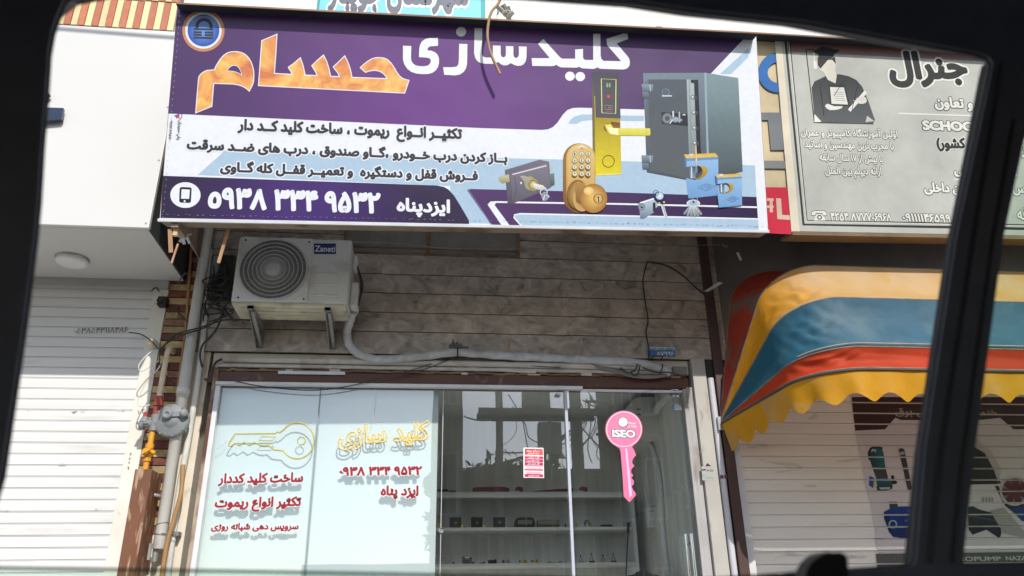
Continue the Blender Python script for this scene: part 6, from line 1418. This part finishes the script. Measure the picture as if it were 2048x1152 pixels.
b = MB(); q0, q1 = W(1257, 1045, 1.1), W(1252, 1150, 1.1); b.tube([q0, q0.lerp(q1, .2)], .012, 8); b.tube([q0.lerp(q1, .2), q1, q1 + (q1 - q0) * 3], .005, 6); tag(b.build('broom_stick', BLACK), 'thin black handled stick leaning at the end of the shelves', 'stick')
q = W(1285, 1150, .55); b = MB()
rows = []
for i in range(9):
    t = i / 8; rows.append([q + Vector(((u - 5) * .034, -.12 + t * .24, -.06 + .085 * math.sin(math.pi * t) * math.sin(math.pi * u / 10) + .01 * math.sin(u * 2.1 + i))) for u in range(11)])
b.grid(rows); b.box(q.x - .17, q.x + .17, q.y - .12, q.y + .12, q.z - .5, q.z - .055)
tag(b.build('black_bag', mat('black_leather', (.012, .012, .014), (.02, .02, .022), 12, .45), None), 'black leather bag low behind the glass door', 'bag')

# remains of a torn notice on the marble
A = Art(facade(-.0325), Z(690, 440, 2.592), .002)
A.poly([(536, 650), (552, 640), (560, 612), (568, 640), (584, 628), (592, 650), (600, 634), (612, 655), (640, 656), (645, 672), (684, 670), (680, 680), (610, 682), (560, 682), (540, 672)], (.13, .12, .11))
A.poly([(850, 620), (862, 612), (856, 650), (846, 690), (842, 660)], (.40, .27, .17))
tag(A.mb.build('torn_notice', PRINT), 'dark torn remains of a notice on the marble above the wrapped pipe', 'notice')
# ------------------------------------------------------------ the car the photo is taken from
car = thing('parked_car', (0.1, -5.2, 0), 'dark car at the kerb, seen from inside through its side window opening', 'car')
PCAR = Plane((0, -4.42, 1.35), (1, 0, 0), (0, -.10, 1))
TRIM = mat('door_trim', (.17, .178, .215), (.145, .152, .185), 30, .6, bump=.1, bscale=400)
TRIMD = mat('window_seal', (.010, .010, .011), None, 30, .7)
PAINT = mat('car_paint', (.05, .052, .058), None, 30, .2, metal=.4)
mainw = [(127, -2), (140, -12), (180, -20), (260, -24), (500, -26), (800, -24), (1050, -16), (1276, 0), (1400, 19), (1614, 41), (1768, 70), (1880, 90), (1950, 103), (1978, 112), (1986, 126), (1983, 145), (1911, 485), (1850, 900), (1833, 1118), (1828, 1130), (1815, 1133), (1653, 1143), (1574, 1149), (1300, 1168), (900, 1190), (400, 1204), (-60, 1200), (-50, 1120), (0, 955), (25, 790), (48, 630), (67, 480), (75, 396), (81, 292), (91, 167), (95, 104), (102, 62), (110, 37)]
quart = [(2054, 262), (2048, 282), (2007, 475), (1950, 900), (1927, 1118), (1930, 1131), (2048, 1128), (2400, 1120), (2520, 500), (2480, 300), (2300, 240), (2100, 215), (2065, 225)]
o2 = [(-1.3, -1.0), (1.5, -1.0), (1.5, .62), (-1.3, .62)]
def car_sheet(name, m, d0, d1, g=0.0):
    h1 = [PCAR.px(*q) for q in mainw]; h2 = [PCAR.px(*q) for q in quart]
    if g: h1, h2 = grow(h1, g), grow(h2, g)
    tri = tessellate_polygon([[Vector((*p, 0)) for p in lp] for lp in (o2, h1, h2)])
    fl = o2 + h1 + h2; n = len(fl); b = MB()
    b.add([PCAR.w(*p, d0) for p in fl] + [PCAR.w(*p, d1) for p in fl], [list(t) for t in tri] + [[i + n for i in reversed(t)] for t in tri])
    k = 0
    for lp in (o2, h1, h2):
        L = len(lp); b.add([PCAR.w(*p, d0) for p in lp] + [PCAR.w(*p, d1) for p in lp], [(i, (i + 1) % L, L + (i + 1) % L, L + i) for i in range(L)])
    return b.build(name, m, car)
car_sheet('door_trim', TRIM, 0.0, -.008)
hull = [q for q in mainw if q[0] < 1900 or q[1] < 80]
hull = [q for q in mainw[:12]] + [(1990, 100), (2150, 130), (2350, 190), (2520, 300), (2540, 500), (2420, 1130)] + [q for q in mainw[20:]]
hb = grow([PCAR.px(*q) for q in hull], .03); tri = tessellate_polygon([[Vector((*p, 0)) for p in lp] for lp in (o2, hb)]); fl = o2 + hb; n_ = len(fl); b = MB()
b.add([PCAR.w(*p, -.0085) for p in fl] + [PCAR.w(*p, -.05) for p in fl], [list(t) for t in tri] + [[i + n_ for i in reversed(t)] for t in tri])
L_h = len(hb); b.add([PCAR.w(*p, -.0085) for p in hb] + [PCAR.w(*p, -.05) for p in hb], [(i, (i + 1) % L_h, L_h + (i + 1) % L_h, L_h + i) for i in range(L_h)])
b.build('outer_door', PAINT, car)
b = MB(); b.prism([PCAR.w(*PCAR.px(*q), -.0085) for q in ((2002, 100), (2036, 240), (1990, 480), (1934, 900), (1908, 1150), (1850, 1150), (1872, 900), (1932, 480))], PCAR.n * -.02); b.build('division_bar', TRIMD, car)
b = MB()
for lp in (mainw, quart): b.tube([PCAR.w(*PCAR.px(*q), -.004) for q in lp], .0014, 6, closed=True)
b.build('window_seal', TRIMD, car)
# seam strip on the division bar
b = MB(); L = [(2001, 130), (1944, 480), (1880, 900), (1856, 1125)]
b.tube([PCAR.w(*PCAR.px(*q), .001) for q in L], .0022, 6); L = [(2026, 240), (1984, 480), (1926, 900), (1902, 1125)]; b.tube([PCAR.w(*PCAR.px(*q), .001) for q in L], .0018, 6); b.build('bar_seam', mat('bar_edge', (.05, .05, .052), None, 20, .4), car)
WGL = glass('car_window_glass', (.74, .88, .81), 1.4, 1.5)
b = MB(); L = [(-120, 1136.5), (0, 1138), (350, 1143), (700, 1148.5), (1100, 1156), (1300, 1164), (1280, 1300), (-120, 1300)]
b.face([PCAR.w(*PCAR.px(*q), -.016) for q in L]); b.build('window_glass', WGL, car)
b = MB(); b.tube([PCAR.w(*PCAR.px(*q), -.016) for q in L[:6]], .0011, 6); b.build('glass_rim', mat('ground_glass_edge', (.10, .12, .12), None, 20, .4), car)
b = MB(); b.face([PCAR.w(*PCAR.px(*q), -.016) for q in quart]); b.build('quarter_glass', glass('quarter_glass', (.78, .90, .80), 1.4, 1.5), car)
b = MB(); K3 = [(1570, 1175), (1576, 1138), (1584, 1124), (1598, 1111), (1612, 1106), (1640, 1104), (1650, 1109), (1653, 1120), (1653, 1175)]
b.prism([PCAR.w(*PCAR.px(*q), .03) for q in K3], PCAR.n * -.016); b.build('lock_knob', BLACK, car, bevel=.004, seg=3)
b = MB()
b.box(-1.3, 1.5, -6.35, -4.50, 1.935, 1.985); b.box(-1.3, 1.5, -6.35, -4.40, .28, .34); b.box(-1.36, -1.3, -6.35, -4.42, .3, 1.98); b.box(1.5, 1.56, -6.35, -4.42, .3, 1.98)
b.box(-1.3, 1.5, -6.41, -6.35, .3, 1.25); b.box(-1.3, 1.5, -6.41, -6.35, 1.85, 1.98); b.build('body_shell', PAINT, car)
b = MB(); b.box(-1.29, 1.49, -6.34, -4.55, 1.922, 1.930); b.box(-1.298, -1.29, -6.34, -4.55, .35, 1.93); b.box(1.49, 1.498, -6.34, -4.55, .35, 1.93); b.build('headlining', TRIM, car)
for x in (-1.9, 2.1):
    for y in (-4.62, -6.2):
        w = MB(); w.lathe((x, y - .1, .31), (0, 1, 0), [(0, .2), (.0, .29), (.03, .31), (.17, .31), (.2, .29), (.2, .2)], 28); t = w.build('wheel', BLACK, car)
        w = MB(); w.lathe((x, y - .11, .31), (0, 1, 0), [(0, .05), (.0, .19), (.22, .19), (.22, .05)], 24); w.build('rim', STEEL, t)
b = MB(); b.box(-2.7, -1.36, -6.35, -4.46, .3, 1.15); b.box(1.56, 2.9, -6.35, -4.46, .3, 1.15); b.build('bonnet_and_boot', PAINT, car, bevel=.12, seg=4)

# ------------------------------------------------------------ across the street (seen in the shop glass)
def RW(px, py, k):
    """what the shop glass shows at a photo point: the real spot k metres in front of the glass"""
    p = W(px, py, k); return Vector((p.x, -k, p.z))
KP = 13.4
POLE = mat('concrete_pole', (.20, .19, .175), (.15, .145, .135), 6, .85)
def pole(px, wpx, label, top=11.0):
    x = RW(px, 880, KP).x; r = wpx / 1550 * 18.4 / 2; t = thing('utility_pole', (x, -KP, .14), label, 'utility pole')
    b = MB(); b.tube([(x, -KP, .1), (x, -KP, top)], [r * 1.05, r * .85], 8); b.build('shaft', POLE, t); return x, r
x1, r1 = pole(998, 15, 'concrete utility pole, slimmer of the transformer pair across the street')
x3, r3 = pole(1154, 25, 'thick concrete utility pole of the transformer pair across the street')
x2, r2 = pole(1100, 9, 'thin utility pole standing behind the transformer platform', 7.0)
zb_ = RW(1080, 836, KP).z; zt3 = RW(1080, 823, KP).z
plat = thing('transformer', ((x1 + x3) / 2, -KP, zb_), 'grey pole mounted transformer on a steel platform between two concrete poles', 'transformer')
b = MB(); b.box(x1 - .5, x3 + .5, -KP - .35, -KP - .22, zb_, zt3); b.box(x1 - .5, x3 + .5, -KP + .22, -KP + .35, zb_, zt3); b.build('platform', mat('dark_steel_beam', (.08, .08, .08), None, 6, .7), plat)
xt0, xt1 = RW(1046, 800, KP).x, RW(1096, 800, KP).x; b = MB(); ztt = zt3 + 1.5; b.box(xt0, xt1, -KP - .35, -KP + .35, zt3 + .05, ztt); b.box(xt0 + .1, xt1 - .1, -KP - .25, -KP + .25, ztt, ztt + .12)
for i in range(7): x = xt0 + (xt1 - xt0) * (i + .5) / 7; b.box(x - .02, x + .02, -KP - .45, -KP + .45, zt3 + .2, ztt - .2)
b.build('tank', mat('transformer_grey', (.22, .23, .23), None, 6, .6), plat); b = MB()
for i in range(3): x = xt0 + (xt1 - xt0) * (i + .5) / 3; b.lathe((x, -KP, ztt + .1), (0, 0, 1), [(k * .06, .05 if k % 2 else .085) for k in range(7)], 12)
b.build('insulator', mat('porcelain', (.16, .07, .04), None, 6, .3), plat)
b = MB(); q = RW(1098, 864, KP); b.box(q.x - .28, q.x + .28, -KP - .12, -KP + .2, q.z - .5, q.z + .2); b.build('fuse_box', mat('transformer_grey', (.2, .2, .2)), plat)
rw = random.Random(5)
wl = [('sagging black street cable left of the transformer', (928, 832), (1000, 834), .10), ('street cable crossing under the transformer platform', (1000, 905), (1145, 860), .2), ('long low street cable from the left building to the thick pole', (900, 935), (1150, 855), .3), ('street cable from the thick pole to the right', (1160, 852), (1290, 930), .3), ('upper street cable from the thick pole to the right', (1165, 800), (1300, 790), .35)]
for lb, a, c, sg in wl:
    p, q = RW(*a, KP + .3), RW(*c, KP + .3); b = MB(); b.tube([p.lerp(q, t / 14) + Vector((0, 0, -sg * 4 * (t / 14) * (1 - t / 14))) for t in range(15)], .018, 6); tag(b.build('street_cable', CABLE), lb, 'cable')
for i in range(16):
    x0_ = rw.choice((1020, 1150, 1165, 1175, 1185)); a = RW(x0_ + rw.uniform(-8, 8), rw.uniform(775, 835), KP); c = RW(x0_ + rw.uniform(-60, 70), rw.uniform(880, 940), KP); sg = rw.uniform(.1, .5)
    b = MB(); b.tube([a.lerp(c, t / 14) + Vector((math.sin(t * .45) * sg * .5, 0, -sg * 3 * (t / 14) * (1 - t / 14))) for t in range(15)], rw.uniform(.008, .014), 5); tag(b.build('drop_wire', CABLE), 'loose black drop wire tangled round the transformer poles', 'cable', 'loose drop wires at the transformer')
b = MB(); q = RW(1185, 836, KP); b.tube([q + Vector((.75 * math.cos(t * .3 - 1.5), 0, .42 * math.sin(t * .3 - 1.5))) for t in range(12)], .035, 6); tag(b.build('cable_coil', CABLE), 'thick black cable loop beside the thick utility pole', 'cable')
def opp(name, label, x0, x1, k, depth, h, c, floors, bays, c2=None):
    t = thing(name, ((x0 + x1) / 2, -k - depth / 2, .14), label, 'building'); m = mat('wall_' + label[:12], c, c2 or tuple(v * .8 for v in c), 1.2, .85)
    b = MB(); b.box(x0, x1, -k - depth, -k, .1, h); b.box(x0 - .1, x1 + .1, -k - depth - .1, -k + .12, h, h + .25); b.build('wall', m, t)
    gm = mat('dark_window', (.02, .022, .025)); fm = mat('window_frame_grey', (.5, .5, .5), None, 5, .5)
    for f in range(floors):
        for i in range(bays):
            cx = x0 + (x1 - x0) * (i + .5) / bays; w = (x1 - x0) / bays * .28; z0 = 1.0 + f * (h - .6) / floors; z1 = z0 + (h / floors) * .5
            b = MB(); b.box(cx - w - .06, cx + w + .06, -k + .002, -k + .06, z0 - .06, z1 + .06); wf = b.build('window', fm, t); b = MB(); b.box(cx - w, cx - .02, -k + .061, -k + .066, z0, z1); b.box(cx + .02, cx + w, -k + .061, -k + .066, z0, z1); b.build('pane', gm, wf)
    return t
opp('apartment_block', 'tall dim apartment block across the street, left in the reflection', RW(868, 880, 17).x, RW(926, 880, 17).x, 17, 9, 13.0, (.22, .20, .18), 4, 1)
opp('shop_row', 'low dark row of shops across the street below the transformer', RW(926, 900, 19).x + .02, RW(1225, 900, 19).x, 19, 1.2, RW(1050, 956, 19).z, (.14, .13, .12), 1, 5)
opp('brick_house', 'dark brick house across the street, right in the reflection', RW(1222, 900, 17).x, RW(1330, 900, 17).x, 17, 1.2, 9.5, (.17, .13, .11), 3, 2)
opp('flat_block', 'brown block of flats across the street at far right of the reflection', RW(1330, 900, 17).x + .05, RW(1330, 900, 17).x + 9, 17, 9, 11.0, (.20, .17, .15), 3, 3)
LEAF = vcol('leaves', rough=.6, spec=.3, var=.2, nscale=8)
def tree(px, py_top, k, w, label, seed):
    r = random.Random(seed); p = RW(px, 930, k); top = RW(px, py_top, k).z; t = thing('street_tree', (p.x, -k, .1), label, 'tree')
    b = MB(); b.tube(smooth([(p.x, -k, .1), (p.x + .1, -k, top * .35), (p.x - .05, -k + .1, top * .7), (p.x, -k, top * .92)], False, 5), [.16 - .008 * i for i in range(16)], 8)
    for i in range(7): a = r.uniform(0, 6.28); z0 = top * r.uniform(.4, .7); b.tube([(p.x, -k, z0), (p.x + math.cos(a) * w * .35, -k + math.sin(a) * w * .35, z0 + top * .14), (p.x + math.cos(a) * w * .6, -k + math.sin(a) * w * .6, z0 + top * .2)], [.06, .04, .015], 6)
    b.build('trunk', mat('bark', (.10, .075, .055), (.07, .05, .04), 9, .9), t); b = MB()
    for c in range(16):
        cx, cy, cz = p.x + r.gauss(0, w * .42), -k + r.gauss(0, w * .42), top * r.uniform(.48, .92); cr = w * r.uniform(.22, .42); base = r.uniform(.6, 1.3)
        for i in range(110):
            d = Vector((r.gauss(0, 1), r.gauss(0, 1), r.gauss(0, .8))).normalized() * cr * r.random() ** .4; o = Vector((cx, cy, cz)) + d; u = Vector((r.gauss(0, 1), r.gauss(0, 1), r.gauss(0, 1))).normalized(); v = u.cross(Vector((r.random(), r.random(), r.random()))).normalized(); s = r.uniform(.12, .26); g_ = base * r.uniform(.7, 1.3)
            b.add([o - u * s, o + v * s * .5, o + u * s, o - v * s * .5], [(0, 1, 2, 3)], 0, (.045 * g_, .085 * g_, .028 * g_))
    b.build('crown', LEAF, t)
tree(944, 908, 21.5, 1.5, 'bushy dark tree across the street beside the tall block', 1)
tree(1040, 892, 23, 2.0, 'taller tree across the street behind the transformer poles', 2)
tree(1078, 905, 22, 1.4, 'smaller tree across the street right of the taller one', 3)
tree(1000, 925, 24, 2.2, 'wide low tree across the street behind the shop row', 4)

# power line high over the pavement; its soft shadow crosses the white fascia and the sign
b = MB(); b.tube([(-9 + i * 1.5, -2.3, 6.06 + .0042 * (-9 + i * 1.5 - 1) ** 2) for i in range(14)], .013, 6); tag(b.build('power_line', CABLE), 'black power line strung high above the pavement in front of the signs', 'cable')
